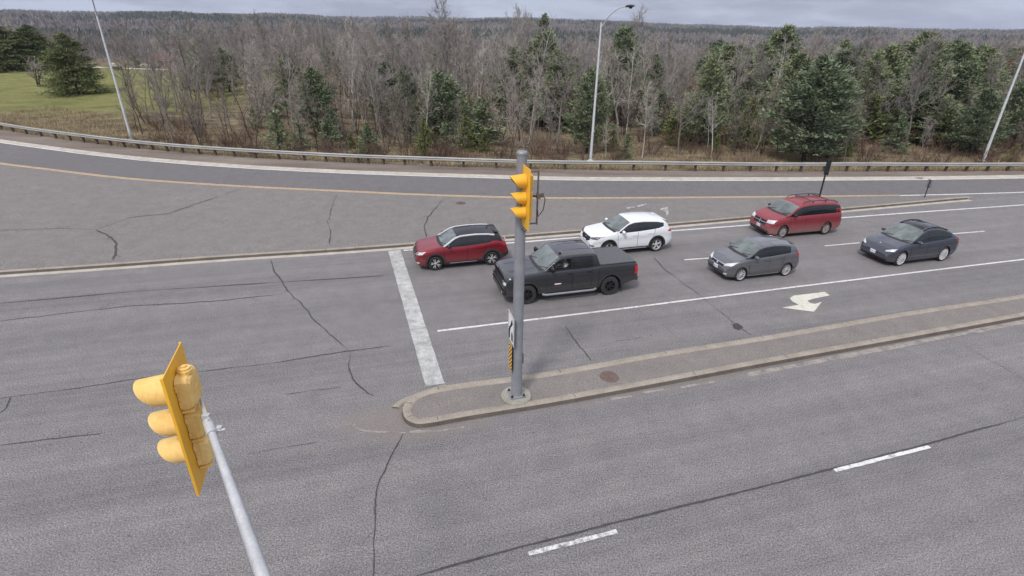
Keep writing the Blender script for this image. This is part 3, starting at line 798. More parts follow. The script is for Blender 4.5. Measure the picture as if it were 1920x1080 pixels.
b.tube([(-.12, yb + .03, zb_ + .05), (-.14, yb + .03, zb_ - .12), (-.03, yb + .03, zb_ - .20), (.06, yb + .02, zb_ - .10)], .012, 6)
b.build('cable', M['black'], sp)
# keep-right sign and hazard marker on the upstream face of the pole
def plate(name, w, z0, z1, mat, x=.20, parent=sp, r_=.03):
    b = MB(); b.box((x, 0, (z0 + z1) / 2), (.008, w, z1 - z0)); return b.build(name, mat, parent, bevel=.0)
sg = plate('keep_right_sign', .60, 1.92, 2.82, M['white_sign'])
b = MB()      # black border
for (cy, cz, w, h) in ((0, 1.945, .56, .014), (0, 2.795, .56, .014), (-.273, 2.37, .014, .86), (.273, 2.37, .014, .86)): b.box((.2055, cy, cz), (.003, w, h))
# kerb shape and arrow bending past it (drawn on the face)
def facepoly(b, pts, x=.206):
    q = [(x, y_, z_) for y_, z_ in pts]; b.add(q + [(x - .003, y_, z_) for y_, z_ in pts], [tuple(range(len(q)))] + [(i, (i + 1) % len(q), len(q) + (i + 1) % len(q), len(q) + i) for i in range(len(q))])
arc = [(-.12 + .0, 2.02), (-.12, 2.25), (-.06, 2.40), (.06, 2.50), (.10, 2.58)]
b.tube([(.206, y_, z_) for y_, z_ in arc], .032, 6)
facepoly(b, [(.0, 2.56), (.20, 2.56), (.11, 2.72)])
facepoly(b, [(.05, 2.02), (.20, 2.02), (.20, 2.22), (.125, 2.34), (.05, 2.22)])
b.build('sign_symbol', M['black_in'], sg, smooth=False)
hz = plate('hazard_marker', .30, .98, 1.88, M['black_in'])
b = MB()
for k in range(-2, 9):
    z0 = .96 + k * .14 - .02
    q = [(-.148, z0 + .0), (.148, z0 + .30), (.148, z0 + .395), (-.148, z0 + .095)]
    # clip to the plate
    q = [(y_, min(1.875, max(.985, z_))) for y_, z_ in q]
    if q[2][1] - q[1][1] > .002 or q[3][1] - q[0][1] > .002: facepoly(b, q)
b.build('stripes', M['hazard'], hz, smooth=False)
# the head on the camera side of the pole
sh = empty('traffic_signal', (0, 0, 0), FACE)
tag(sh, 'yellow three-lens traffic signal head with backplate on the median pole', 'traffic signal')
off = Vector((px_, py_, 0)) + U * .0 - V * .36
zc_ = HP + .13 - 1.02
sh.location = (off.x, off.y, zc_)
signal_head(sh, M['yellow'], M['yellow'])

# ---------------------------------------------------------------- the near signal on its arm
Rn = 5.55
bx_, by_ = None, None
# corner B (near top corner of the backplate)
zB = 7.04; B3 = Vector((*G(304, 712, zB), zB))
sh2 = empty('traffic_signal', (0, 0, 0), FACE)
tag(sh2, 'large sun-faded yellow signal head seen from behind on the near mast arm', 'traffic signal')
# local corner nearest the camera: (0, +.31, +.76)
c2 = B3 + V * .36 - Vector((0, 0, .765)); sh2.location = c2
signal_head(sh2, M['yellow_faded'], M['yellow'])
# hub on top of the housing
b = MB(); b.lathe([(.075, .60), (.075, .635), (.06, .64), (.06, .66), (.025, .665), (.025, .68), (0, .68)], 10, c=(-.085, 0, 0))
b.build('top_hub', M['yellow_faded'], sh2)
arm = empty('mast_arm_pole', (0, 0, 0))
tag(arm, 'thick galvanised mast arm reaching up from the bottom edge to the near signal', 'mast arm')
tip = Vector((*G(391, 794, 6.45), 6.45))
best = None
low = Vector((*G(497, 1090, 6.12), 6.12))       # where the arm leaves the picture
dirv = (low - tip).normalized()
end = tip + dirv * 6.2
poleb = Vector((end.x, end.y, 0)) - V * .3
b = MB(); pts = [tip + dirv * t for t in np.linspace(0, 5.9, 24)] + [end + Vector((0, 0, -.12)) - V * .05, Vector((poleb.x, poleb.y, end.z - .45))]
b.tube(pts, [.036 + .0030 * k for k in range(26)], 16); o = b.build('arm', M['galv'], arm)
b = MB(); b.lathe([(.40, 0), (.40, .12), (.20, .13), (.19, .2), (.165, end.z + .1), (0, end.z + .14)], 20, c=(poleb.x, poleb.y, 0)); b.build('pole', M['galv'], arm)
b = MB()   # clamp between the arm tip and the housing
b.tube([tip - dirv * .03, tip + dirv * .16], .050, 14); b.tube([tip - dirv * .10, tip - dirv * .02], .036, 10)
b.tube([tip - dirv * .08, Vector((c2.x, c2.y, c2.z)) + U * .16 + Vector((0, 0, .22))], .022, 8)
b.box(tip + dirv * .10 + U * .08, (.05, .05, .05)); b.tube([tip + dirv * .12 - V * .0, tip + dirv * .12 + U * .13], .014, 6); b.box(tip - dirv * .05 + Vector((0, 0, .05)), (.07, .05, .05))
b.tube([tip + dirv * .02 + U * .02 + Vector((0, 0, .07)), tip - dirv * .12 + Vector((0, 0, .03))], .012, 6)
b.build('clamp', M['galv'], arm)

# ---------------------------------------------------------------- small signs, covers
def roadsign(px, py, tipy, w, h, lab, yaw, mat=M['dark_metal'], nm='road_sign', zb=0.1, pw=.09, rad=.03):
    x, y = G(px, py, zb); H_ = height_for(x, y, tipy, zb)
    root = empty(nm, (x, y, zb), yaw); tag(root, lab, 'road sign')
    b = MB(); b.box((0, 0, H_ / 2), (rad * 2, pw, H_)); b.build('post', M['dark_metal'], root)
    b = MB(); b.box((rad + .012, 0, H_ - h / 2), (.012, w, h)); b.build('sign_panel', mat, root, bevel=.0)
    b = MB(); b.box((rad + .002, 0, H_ - h * .25), (.02, w * .5, .03)); b.box((rad + .002, 0, H_ - h * .75), (.02, w * .5, .03)); b.build('bracket', M['galv_dark'], root)
    return root
roadsign(1534, 378, 300, .34, .95, 'dark sign seen almost edge-on on its post behind the red minivan', FACE + R(187))
roadsign(1733, 371, 337, .42, .55, 'short grey marker post near the tip of the paved island', FACE + R(170), M['galv_dark'], 'marker_post', .05, .05, .02)
def cover(px, py, z, r_, nm, lab):
    x, y = G(px, py, z); b = MB(); b.lathe([(0, .002), (r_ * .9, .002), (r_ * .9, .008), (r_, .008), (r_ + .01, -.01)], 28)
    for k in range(-3, 4): 
        hw = math.sqrt(max(0, (r_ * .8) ** 2 - (k * r_ * .24) ** 2)); b.box((0, k * r_ * .24, .008), (2 * hw, r_ * .10, .008))
    o = b.build(nm, M['iron'], None); o.location = (x, y, z); o.rotation_euler = (0, 0, R(40)); tag(o, lab, 'manhole cover'); return o
cover(1142, 706, .128, .30, 'manhole_cover', 'round ribbed iron cover set in the surface of the narrow median')
cover(864, 381, .06, .32, 'manhole_cover', 'round rusty iron cover in the paved island above the red crossover')
cover(1721, 333, .02, .33, 'drain_cover', 'dark drain cover in the gutter outside the ramp')
# ---------------------------------------------------------------- vehicles
def car_paint(name, c, rough=.32, metal=.35, coat=.5, dirt=(.20, .18, .16), dirt_amt=.35):
    t = NT(name); t.pos(True); sx = t.n('ShaderNodeSeparateXYZ'); t.l(t.pos(), sx.inputs[0])
    a = t.noise(2.2, 5, .7); h = t.math('MULTIPLY', t.math('SUBTRACT', .75, sx.outputs['Z']), 1.6, True)
    f = t.math('MULTIPLY', t.math('MULTIPLY', h, dirt_amt), t.math('ADD', a, .5), True)
    t.col(t.mix(f, c, dirt)); t.set(rough=rough, metal=metal, coat=coat, coatr=.08, spec=.5)
    return t.mat
def glass_mat(name, c=(.010, .013, .014), rough=.03):
    t = NT(name); t.pos(True); a = t.noise(1.1, 3, .6)
    t.col(t.ramp(a, [(.3, tuple(x * .6 for x in c)), (.7, tuple(x * 1.8 for x in c))])); t.set(rough=rough, spec=.5, coat=.15, coatr=.02); return t.mat
M['glass'] = glass_mat('tinted_glass')
M['shield'] = glass_mat('windscreen_glass_sky_sheen', (.12, .14, .14))  # base colour lifted to stand in for sky reflected in the windscreen
M['trim'] = simple('black_plastic_trim', (.028, .028, .03), .65)
M['gloss_black'] = simple('gloss_black', (.012, .012, .014), .2)
M['tyre'] = simple('tyre_rubber', (.028, .027, .027), .85, var=.3, scale=12)
M['alloy'] = simple('alloy_silver', (.62, .62, .63), .35, .5)
M['alloy_dark'] = simple('alloy_black', (.02, .02, .022), .35, .3)
M['steel_cap'] = simple('hub_cap_grey', (.30, .285, .27), .5, .3, var=.2)
M['chrome'] = simple('chrome', (.72, .72, .73), .15, .9)
M['lamp'] = simple('headlight_lens', (.62, .63, .64), .15, .2, var=.25, scale=30)
M['lamp_dark'] = simple('headlight_dark', (.10, .095, .11), .12, .2, var=.6, scale=25)
M['tail'] = simple('tail_light', (.50, .015, .02), .2)
M['plate'] = simple('number_plate', (.75, .76, .80), .5)
M['plate_ink'] = simple('plate_ink', (.04, .06, .25), .5)
M['silver_trim'] = simple('silver_trim', (.66, .68, .70), .35, .4)

def tabf(pts, smooth=.06):
    xs = np.array([p[0] for p in pts], float); zs = np.array([p[1] for p in pts], float)
    X_ = np.linspace(xs[0], xs[-1], 900); Z_ = np.interp(X_, xs, zs)
    k = max(1, int(smooth / (X_[1] - X_[0])))
    for _ in range(3):
        if k > 1:
            pad = np.concatenate([np.full(k, Z_[0]), Z_, np.full(k, Z_[-1])])
            c = np.convolve(pad, np.ones(k) / k, 'same')[k:-k]; Z_ = c
    return lambda s: float(np.interp(s, X_, Z_))
class Car:
    def __init__(c, name, label, cat, L, W, wb, fo, wr, top, belt, bot, tum, paint, groof=None, smooth=.06, nose=(.55, .22), tail=(.40, .14), roofx=.11, line=.70):
        c.L, c.W, c.wb, c.fo, c.wr, c.tum, c.line = L, W, wb, fo, wr, tum, line
        c.top = tabf(top, smooth); c.belt = tabf(belt, .10); c.bot = tabf(bot, .05); c.nose = nose; c.tail = tail; c.roofx = roofx
        c.paint = paint; c.groof = groof
        c.root = empty(name); tag(c.root, label, cat)
        c.build_body()
    def X(c, s): return c.fo + c.wb / 2 - s           # local x of the station s behind the front bumper
    def hw(c, s):
        w = c.W / 2; l, a = c.nose
        if s < l: w *= 1 - a * (1 - s / l) ** 2.4
        l, a = c.tail; e = c.L - s
        if e < l: w *= 1 - a * (1 - e / l) ** 2.4
        return w
    def sec(c, s):
        b, be, t, w = c.bot(s), c.belt(s), c.top(s), c.hw(s)
        be = max(be, b + .12); t = max(t, be + .015); g = t - be; hb = be - b
        P = [(0, b), (w * .5, b), (w * .88, b + .0), (w * .955, b + .035), (w * .985, b + .10 * hb + .03)]
        ln = c.line
        for f, k in ((.28, .998), (.42, .996), (.55, .985), (ln - .03, .988), (ln + .03, 1.0), (ln + .12, .992), (.93, .972), (1.0, .945)):
            P.append((w * k, b + hb * f))
        wb_ = w * .925
        crown = min(.055, .30 * g + .008); drop = min(.075, .42 * g)
        zr = t - crown - drop; gh = max(0.0, zr - be); wr = wb_ - c.tum * gh
        P.append((wb_, be + min(.012, g * .2)))
        for f in (.2, .4, .6, .8, 1.0):
            P.append((wb_ + (wr - wb_) * f + .022 * math.sin(f * math.pi) * min(1, gh * 2), be + .012 * min(1, gh * 5) + (zr - be - .012 * min(1, gh * 5)) * f if gh > 0 else be + min(.012, g * .2) + (zr - be) * f))
        rx = min(c.roofx, .05 + .3 * g)
        for a in (22, 45, 68, 90): P.append((wr - rx * (1 - math.cos(R(a))), zr + drop * math.sin(R(a))))
        ye = wr - rx
        for q in (.85, .65, .45, .25, 0.0): P.append((ye * q, zr + drop + crown * (1 - q * q)))
        return P
    NSH = 13
    def build_body(c):
        ss = sorted(set([0, .015, .035, .06, .09, .13, .18, .24] + list(np.linspace(.3, c.L - .3, 74)) + [c.L - x for x in (0, .015, .035, .06, .09, .13, .18, .24)]))
        rows = []
        for s in ss:
            P = c.sec(s); x = c.X(s)
            rows.append([(x, y, z) for y, z in P] + [(x, -y, z) for y, z in P[-2:0:-1]])
        n = len(rows[0]); nh = len(c.sec(1.0)); b = MB(); b.v = [p for r_ in rows for p in r_]
        for i in range(len(ss) - 1):
            for j in range(n):
                b.f.append((i * n + j, i * n + (j + 1) % n, (i + 1) * n + (j + 1) % n, (i + 1) * n + j))
                jj = j if j < nh else n - 1 - j
                sm_ = (ss[i] + ss[i + 1]) / 2; m = 0
                if c.groof and c.groof(sm_, jj): m = 1
                if jj <= 1: m = 2
                b.m.append(m)
        b.f.append(tuple(range(n))[::-1]); b.m.append(0); b.f.append(tuple((len(ss) - 1) * n + j for j in range(n))); b.m.append(0)
        o = b.build('body', [c.paint[0], c.paint[1] if len(c.paint) > 1 else c.paint[0], M['black_in']], c.root, sharp=32)
        c.body = o
        me0 = o.data.copy(); c.bvh = BVHTree.FromPolygons([v.co.copy() for v in me0.vertices], [tuple(p.vertices) for p in me0.polygons])
    def cut_arches(c, extra=None):
        cut = MB()
        for s in (c.fo, c.fo + c.wb):
            for sg_ in (-1, 1):
                r_ = c.wr + c.gap; y0, y1 = sg_ * (c.W / 2 - .34), sg_ * (c.W / 2 + .2)
                cut.lathe([(0, y0), (r_, y0), (r_, y1), (0, y1)], 32, 'Y', (c.X(s), 0, c.wr + .015))
                cut.box((c.X(s), (y0 + y1) / 2, c.wr * .5 - .1), (2 * r_ * .99, abs(y1 - y0), c.wr + .2))
        if extra: extra(cut)
        k = cut.build('cutter', M['black_in'], None, smooth=False)
        bm = bmesh.new(); bm.from_mesh(k.data); bmesh.ops.remove_doubles(bm, verts=bm.verts, dist=1e-5); bmesh.ops.recalc_face_normals(bm, faces=bm.faces); bm.to_mesh(k.data); bm.free()
        kb = BVHTree.FromPolygons([v.co.copy() for v in k.data.vertices], [tuple(p.vertices) for p in k.data.polygons])
        md = c.body.modifiers.new('b', 'BOOLEAN'); md.operation = 'DIFFERENCE'; md.object = k; md.solver = 'EXACT'; md.use_self = True
        dg = bpy.context.evaluated_depsgraph_get(); me = bpy.data.meshes.new_from_object(c.body.evaluated_get(dg))
        c.body.modifiers.clear()
        for p in me.polygons:
            h = kb.find_nearest(p.center)
            if h[0] is not None and h[3] < .0008: p.material_index = 2
        me.set_sharp_from_angle(angle=R(32)); c.body.data = me
        bpy.data.objects.remove(k)
    def cast(c, o, d):
        o, d = Vector(o), Vector(d); h = c.bvh.ray_cast(o, d)
        if h[0] is None:
            h = c.bvh.find_nearest(o + d * (2.2 if abs(d.y) > .5 else 2.6))
            return h[0], h[1]
        return h[0], h[1]
    def patch(c, name, mat, kind, a0, a1, lo, hi, off=.006, na=16, nb=6, parent=None, both=False, lab=None, n_in=None):
        """a skin panel lying on the body. kind 'side': a = station, b = z; 'top': a = station, b = y; 'front'/'rear': a = y, b = z"""
        res = []
        for sg_ in ((1, -1) if both else (1,)):
            P = []; ok = True
            for i in range(na + 1):
                a = a0 + (a1 - a0) * i / na; l_ = lo(a) if callable(lo) else lo; h_ = hi(a) if callable(hi) else hi; row = []
                for j in range(nb + 1):
                    q = l_ + (h_ - l_) * j / nb
                    if kind == 'side': o_, d_ = (c.X(a), sg_ * 3, q), (0, -sg_, 0)
                    elif kind == 'top': o_, d_ = (c.X(a), sg_ * q, 4), (0, 0, -1)
                    elif kind == 'front': o_, d_ = (c.X(-2), sg_ * a, q), (-1, 0, 0)
                    else: o_, d_ = (c.X(c.L + 2), sg_ * a, q), (1, 0, 0)
                    p, nrm = c.cast(o_, d_)
                    if p is None: p = Vector(o_) + Vector(d_) * (3 - c.W / 2 if kind == 'side' else 2); nrm = -Vector(d_)
                    row.append(p + nrm * off)
                P.append(row)
            b = MB(); b.grid(P); res.append(b.build(name, mat, parent or c.root, sharp=60))
            if lab: res[-1]['label'] = lab
        return res
    def strip(c, name, mat, s0, s1, idx, r_, parent=None, both=True, lift=.0, n=26):
        """tube running lengthwise along point idx of the cross-section"""
        for sg_ in ((1, -1) if both else (1,)):
            pts = []
            for s in np.linspace(s0, s1, n):
                P = c.sec(s); y, z = P[idx]; pts.append((c.X(s), sg_ * y, z + lift))
            b = MB(); b.tube(pts, r_, 8); b.build(name, mat, parent or c.root)
    def zr(c, s): return c.sec(s)[c.NSH + 5][1]
    def windows(c, panes, lo_off=.045, hi_off=.02, clip_hi=None, clip_lo=None, trim_pad=.02, trim=True):
        lo = lambda s: max(c.belt(s) + lo_off, clip_lo(s) if clip_lo else -9)
        hi = lambda s: max(lo(s) + .004, min(c.zr(s) - hi_off, clip_hi(s) if clip_hi else 9))
        if trim:
            s0, s1 = panes[0][0] - .05, panes[-1][1] + .04
            c.patch('window_surround', M['gloss_black'], 'side', s0, s1, lambda s: lo(s) - .022, lambda s: max(hi(min(max(s, s0 + .02), s1 - .02)), lo(s)) + .018, .004, 44, 6, both=True)
        for k, (a, b_) in enumerate(panes):
            c.patch('side_window', c.gl[k] if hasattr(c, 'gl') else M['glass'], 'side', a, b_, lo, hi, .009, 18, 6, both=True)
    def shield(c, s0, s1, mat=None, bow=.10):
        """windscreen: bottom edge bows forward in the middle"""
        def lim(s):
            P = c.sec(s); return P[c.NSH + 8][0]
        def yb(y): return 0
        P = []
        na, nb = 14, 14
        for i in range(na + 1):
            row = []
            for j in range(nb + 1):
                v_ = -1 + 2 * j / nb; u_ = i / na
                st = s0 + bow * abs(v_) ** 2 * (1 - u_) + (s1 - s0 - .0) * u_ + bow * .4 * abs(v_) ** 2 * u_
                y = v_ * (lim(st) + .035); p, nr = c.cast((c.X(st), y, 4), (0, 0, -1)); row.append(p + nr * .008)
            P.append(row)
        b = MB(); b.grid(P); w = b.build('windscreen', mat or M['shield'], c.root, sharp=60)
        # cowl in front of the glass and wipers
        P = []
        for i in range(4):
            row = []
            for j in range(nb + 1):
                v_ = -1 + 2 * j / nb; st = s0 - .13 + .13 * i / 3 + bow * abs(v_) ** 2
                y = v_ * (lim(max(st, s0)) + .05); p, nr = c.cast((c.X(st), y, 4), (0, 0, -1)); row.append(p + nr * .006)
            P.append(row)
        b = MB(); b.grid(P); b.build('cowl', M['trim'], c.root, sharp=60)
        for q in (-.30, .30):
            b = MB(); pts = []
            for t in np.linspace(0, 1, 5):
                st = s0 + .02 + .12 * t; y = q * c.W * .9 + (.42 * t - .1); p, nr = c.cast((c.X(st + bow * (y / c.W * 2) ** 2), y, 4), (0, 0, -1)); pts.append(p + nr * .02)
            b.tube(pts, .010, 5); b.build('wiper', M['black_in'], c.root)
        return w
    def seams(c, ss, z0=None, z1=None):
        for s in ss:
            a, b_ = (s if isinstance(s, tuple) else (s, s))
            for sg_ in (1, -1):
                P = []
                for j in range(13):
                    t = j / 12; z = c.bot(a) + .13 + (c.belt(a) + .02 - c.bot(a) - .13) * t; st = a + (b_ - a) * t
                    r_ = []
                    for dx in (-.008, .008):
                        p, nr = c.cast((c.X(st + dx), sg_ * 3, z), (0, -sg_, 0)); r_.append(p + nr * .0035)
                    P.append(r_)
                b = MB(); b.grid(P); b.build('door_gap', M['black_in'], c.root)
    def handles(c, ss, zf=.80, mat=None):
        for s in ss:
            z = c.bot(s) + (c.belt(s) - c.bot(s)) * zf
            for sg_ in (1, -1):
                p, nr = c.cast((c.X(s), sg_ * 3, z), (0, -sg_, 0)); b = MB(); b.box(p + Vector((0, sg_ * .025, 0)), (.21, .022, .032)); b.box(p + Vector((.08, sg_ * .01, 0)), (.02, .03, .02)); b.box(p + Vector((-.08, sg_ * .01, 0)), (.02, .03, .02))
                b.build('door_handle', mat or c.paint[0], c.root, bevel=.006)
    def mirrors(c, s, mat=None, z=None, sz=(.15, .22, .15)):
        z = z or c.belt(s) + .10
        for sg_ in (1, -1):
            p, nr = c.cast((c.X(s), sg_ * 3, c.belt(s) + .02), (0, -sg_, 0)); b = MB()
            ctr = Vector((p.x, p.y + sg_ * (.06 + sz[1] / 2), z)); P = []
            for i, (yy, k) in enumerate(((-.5, .70), (-.35, .95), (0, 1.0), (.3, .9), (.45, .65), (.5, .3))):
                P.append([(ctr.x + sz[0] * k * .5 * math.cos(a) * (1.2 if math.cos(a) > 0 else .6), ctr.y + sg_ * sz[1] * yy, ctr.z + sz[2] * .5 * k * math.sin(a)) for a in np.linspace(0, 2 * math.pi, 13)])
            b.grid(P); b.add([P[0][i] for i in range(12)], [tuple(range(12))]); b.add([P[-1][i] for i in range(12)], [tuple(range(12))])
            b.tube([p - Vector((0, sg_ * .02, 0)), (p.x, p.y + sg_ * .10, z - .03)], .028, 6)
            m_ = b.build('mirror', mat or c.paint[0], c.root)
            g = MB(); g.box((ctr.x - sz[0] * .34, ctr.y, ctr.z), (.006, sz[1] * .75, sz[2] * .7)); g.build('mirror_glass', M['glass'], m_)
    def wheels(c, style, rim_mat, face=.0, tw=.22, rr=.70, off=.0):
        for sg_ in (1, -1):
            y = sg_ * (c.W / 2 - tw / 2 - .012 - off); w = c.make_wheel(style, rim_mat, sg_, tw, rr); w.location = (c.X(c.fo), y, c.wr)
            w2 = w.copy(); COL.objects.link(w2); w2.parent = c.root; w2.location = (c.X(c.fo + c.wb), y, c.wr)
            for ch in w.children: k = ch.copy(); COL.objects.link(k); k.parent = w2
            w.rotation_euler = (0, R(17), 0)
    def make_wheel(c, style, rim_mat, sg_, tw, rr):
        r_ = c.wr; ri = r_ * rr; h = tw / 2; b = MB()
        b.lathe([(ri, -h + .01), (ri + .01, -h), (r_ - .035, -h), (r_ - .008, -h + .03), (r_, -h + .06), (r_, h - .06), (r_ - .008, h - .03), (r_ - .035, h), (ri + .01, h), (ri, h - .01)], 36, 'Y')
        for k in (-.03, .03): b.lathe([(r_ + .0005, k - .004), (r_ + .0005, k + .004)], 36, 'Y')
        w = b.build('wheel', M['tyre'], c.root); o = sg_ * h
        # barrel, and a flat black disc standing in for shade behind the spokes
        b = MB(); b.lathe([(ri + .004, o), (ri - .012, o - sg_ * .004), (ri - .022, o - sg_ * .05), (ri - .03, -o * .6)], 36, 'Y'); b.build('rim', rim_mat if style not in ('kicks',) else M['alloy_dark'], w)
        b = MB(); b.lathe([(0, o - sg_ * .085), (ri - .02, o - sg_ * .085)], 24, 'Y'); b.build('recess_shade_disc', M['black_in'], w)
        b = MB()
        def spoke(a, w0, w1, r0=.04, r1=None, y0=-.015, y1=-.012, tw_=0.0):
            r1 = r1 or ri - .010; Q = []
            for t in (0, .5, 1):
                rad = r0 + (r1 - r0) * t; wd = w0 + (w1 - w0) * t; aa = a + tw_ * t; ca, sa = math.cos(aa), math.sin(aa); yy = o + sg_ * (y0 + (y1 - y0) * t)
                Q.append([(rad * ca - wd * sa, yy - sg_ * .03, rad * sa + wd * ca), (rad * ca - wd * .7 * sa, yy, rad * sa + wd * .7 * ca), (rad * ca + wd * .7 * sa, yy, rad * sa - wd * .7 * ca), (rad * ca + wd * sa, yy - sg_ * .03, rad * sa - wd * ca)])
            b.grid(Q)
        if style == 'kicks':
            for k in range(5):
                for d_ in (-.21, .21): spoke(k * 2 * math.pi / 5 + d_ + .3, .012, .030, .07)
        elif style == 'five':
            for k in range(5):
                spoke(k * 2 * math.pi / 5 + .2, .040, .055); spoke(k * 2 * math.pi / 5 + .2, .018, .05, r0=ri * .6)
        elif style == 'multi':
            for k in range(10): spoke(k * 2 * math.pi / 10, .016, .022)
        elif style == 'aero':
            for k in range(10): spoke(k * 2 * math.pi / 10, .030, .048, tw_=.35)
        elif style == 'cap':
            for k in range(7): spoke(k * 2 * math.pi / 7, .045, .075, y0=-.01, y1=-.02)
            b.lathe([(0, o - sg_ * .04), (ri - .01, o - sg_ * .045)], 24, 'Y')
        elif style == 'truck':
            for k in range(6): spoke(k * math.pi / 3 + .25, .030, .045)
        b.lathe([(0, o - sg_ * .006), (.035, o - sg_ * .008), (.062, o - sg_ * .018), (.065, o - sg_ * .05)], 16, 'Y')
        b.build('spokes', rim_mat, w, sharp=40)
        return w
    def arch_trim(c, mat, wd=.075, gap=.0, a0=-8, a1=188):
        for s in (c.fo, c.fo + c.wb):
            for sg_ in (1, -1):
                P = []; r0 = c.wr + c.gap + gap
                for a in np.linspace(R(a0), R(a1), 36):
                    row = []
                    for k, of in ((-.015, .0), (0, .016), (.5, .018), (1, .012), (1.05, .0)):
                        rad = r0 + wd * k if k >= 0 else r0 + k
                        p, nr = c.cast((c.X(s) + rad * math.cos(a), sg_ * 3, c.wr + .015 + rad * math.sin(a)), (0, -sg_, 0))
                        if p is None or abs(p.y) < c.W * .3: p = Vector((c.X(s) + rad * math.cos(a), sg_ * c.hw(min(max(c.fo + c.wb / 2 - (c.X(s) + rad * math.cos(a)), 0), c.L)) * .97, c.wr + .015 + rad * math.sin(a)))
                        row.append(Vector((p.x, p.y + sg_ * of, p.z)))
                    P.append(row)
                b = MB(); b.grid(P); b.build('arch_trim', mat, c.root, sharp=50)
    def plate(c, z, s=0, rear=False):
        d = -1 if rear else 1
        p, nr = c.cast((c.X(c.L + 2) if rear else c.X(-2), 0, z), (d, 0, 0) if rear else (-1, 0, 0))
        b = MB(); b.box((p.x + d * .018, 0, z), (.012, .30, .15)); o = b.build('number_plate', M['plate'], c.root, bevel=.004)
        b = MB()
        for k in range(7):
            if k == 4: continue
            yy = -.105 + k * .035
            b.box((p.x + d * .025, yy - .008, z - .008), (.002, .006, .055)); b.box((p.x + d * .025, yy + .006, z - .008), (.002, .006, .055)); b.box((p.x + d * .025, yy, z + (.018 if k % 2 else -.033)), (.002, .016, .006))
        b.build('plate_characters', M['plate_ink'], o, smooth=False)
    def place(c, fpx, rpx, turn=0.0, sc=(1, 1, 1)):
        c.root.scale = sc
        A = Vector((*G(*fpx), 0)); B = Vector((*G(*rpx), 0)); m = (A + B) / 2
        h = -U.copy(); h.rotate(Matrix.Rotation(R(turn), 3, 'Z')); left = Vector((-h.y, h.x, 0))
        ctr = m - left * (c.W * sc[1] / 2 - .02); c.root.location = (ctr.x, ctr.y, .004); c.root.rotation_euler = (0, 0, math.atan2(h.y, h.x))

def basics(c, spec):
    pass

# --- red crossover with black roof
c = Car('crossover', 'red crossover with black roof and silver roof rails stopped first at the stop line', 'car', 4.29, 1.76, 2.62, .86, .335,
    [(0, .60), (.04, .74), (.12, .86), (.30, .95), (.70, 1.03), (1.08, 1.09), (1.22, 1.13), (1.78, 1.48), (2.05, 1.555), (2.7, 1.585), (3.3, 1.56), (3.72, 1.50), (3.84, 1.45), (4.08, 1.10), (4.22, .98), (4.27, .80), (4.29, .60)],
    [(0, .50), (.10, .80), (.30, .90), (.9, .985), (1.3, 1.01), (2.4, 1.035), (3.2, 1.10), (3.7, 1.16), (4.0, 1.08), (4.2, .92), (4.29, .55)],
    [(0, .40), (.10, .24), (.5, .20), (3.8, .22), (4.15, .34), (4.29, .44)], .36,
    [car_paint('red_pearl_paint', (.23, .016, .028), .30, .4), M['gloss_black']], groof=lambda s, j: s > 1.25 and j >= 14 and s < 3.95, line=.72)
c.gap = .045; K = c
c.windows([(1.42, 2.28), (2.36, 3.02), (3.06, 3.42)], lo_off=.03, clip_lo=lambda s: 1.06 + max(0, s - 2.9) * .20, clip_hi=lambda s: 1.47 - max(0, s - 2.9) * .22)
c.shield(1.20, 1.86); c.seams([(1.28, 1.24), (2.32, 2.32), (3.02, 3.25)]); c.handles([2.16, 3.0], .83); c.mirrors(1.50, M['gloss_black'])
c.strip('roof_rail', M['silver_trim'], 1.26, 3.62, 19, .042, lift=.012)
c.arch_trim(M['trim'], .085)
c.patch('sill_trim', M['trim'], 'side', 1.25, 3.05, lambda s: c.bot(s) + .02, .36, .010, 24, 3, both=True)
c.patch('sill_strip', M['silver_trim'], 'side', 1.50, 2.75, .30, .325, .018, 20, 1, both=True)
c.patch('headlight', M['lamp'], 'front', .46, .84, lambda y: .70 + (y - .46) * .22, lambda y: .80 + (y - .46) * .26, .010, 12, 4, both=True)
c.patch('headlight_bezel', M['gloss_black'], 'front', .56, .68, lambda y: .735 + (y - .46) * .2, lambda y: .79 + (y - .46) * .22, .014, 4, 3, both=True)
c.patch('grille', M['gloss_black'], 'front', -.44, .44, lambda y: .52 + abs(y) * .25, .80, .008, 16, 6)
c.patch('grille_surround', M['chrome'], 'front', .0, .46, lambda y: .50 + abs(y) * .45, lambda y: .535 + abs(y) * .47, .016, 10, 2, both=True)
c.patch('lower_grille', M['trim'], 'front', -.60, .60, .33, .46, .008, 12, 3)
c.patch('skid_plate', M['silver_trim'], 'front', -.5, .5, .27, .315, .012, 12, 2)
c.patch('fog_lamp', M['lamp'], 'front', .62, .78, .37, .44, .012, 5, 3, both=True)
c.patch('rear_window', M['glass'], 'top', 3.86, 4.04, lambda s: -.56, lambda s: .56, .008, 5, 12)
c.patch('tail_light', M['tail'], 'rear', .50, .80, .92, 1.03, .012, 8, 3, both=True)
c.patch('tail_light_side', M['tail'], 'side', 3.98, 4.20, lambda s: .93, lambda s: 1.0, .012, 6, 3, both=True)
c.patch('rear_bumper', M['trim'], 'rear', -.74, .74, .40, .62, .010, 12, 3)
c.patch('rear_quarter_trim', M['trim'], 'side', 3.93, 4.27, lambda s: .40, lambda s: .60, .008, 6, 3, both=True)
P = c.sec(3.74); b = MB(); b.box((c.X(3.78), 0, 1.490), (.22, 1.08, .028), Matrix.Rotation(R(-12), 3, 'Y')); b.build('spoiler', M['gloss_black'], c.root, bevel=.01)
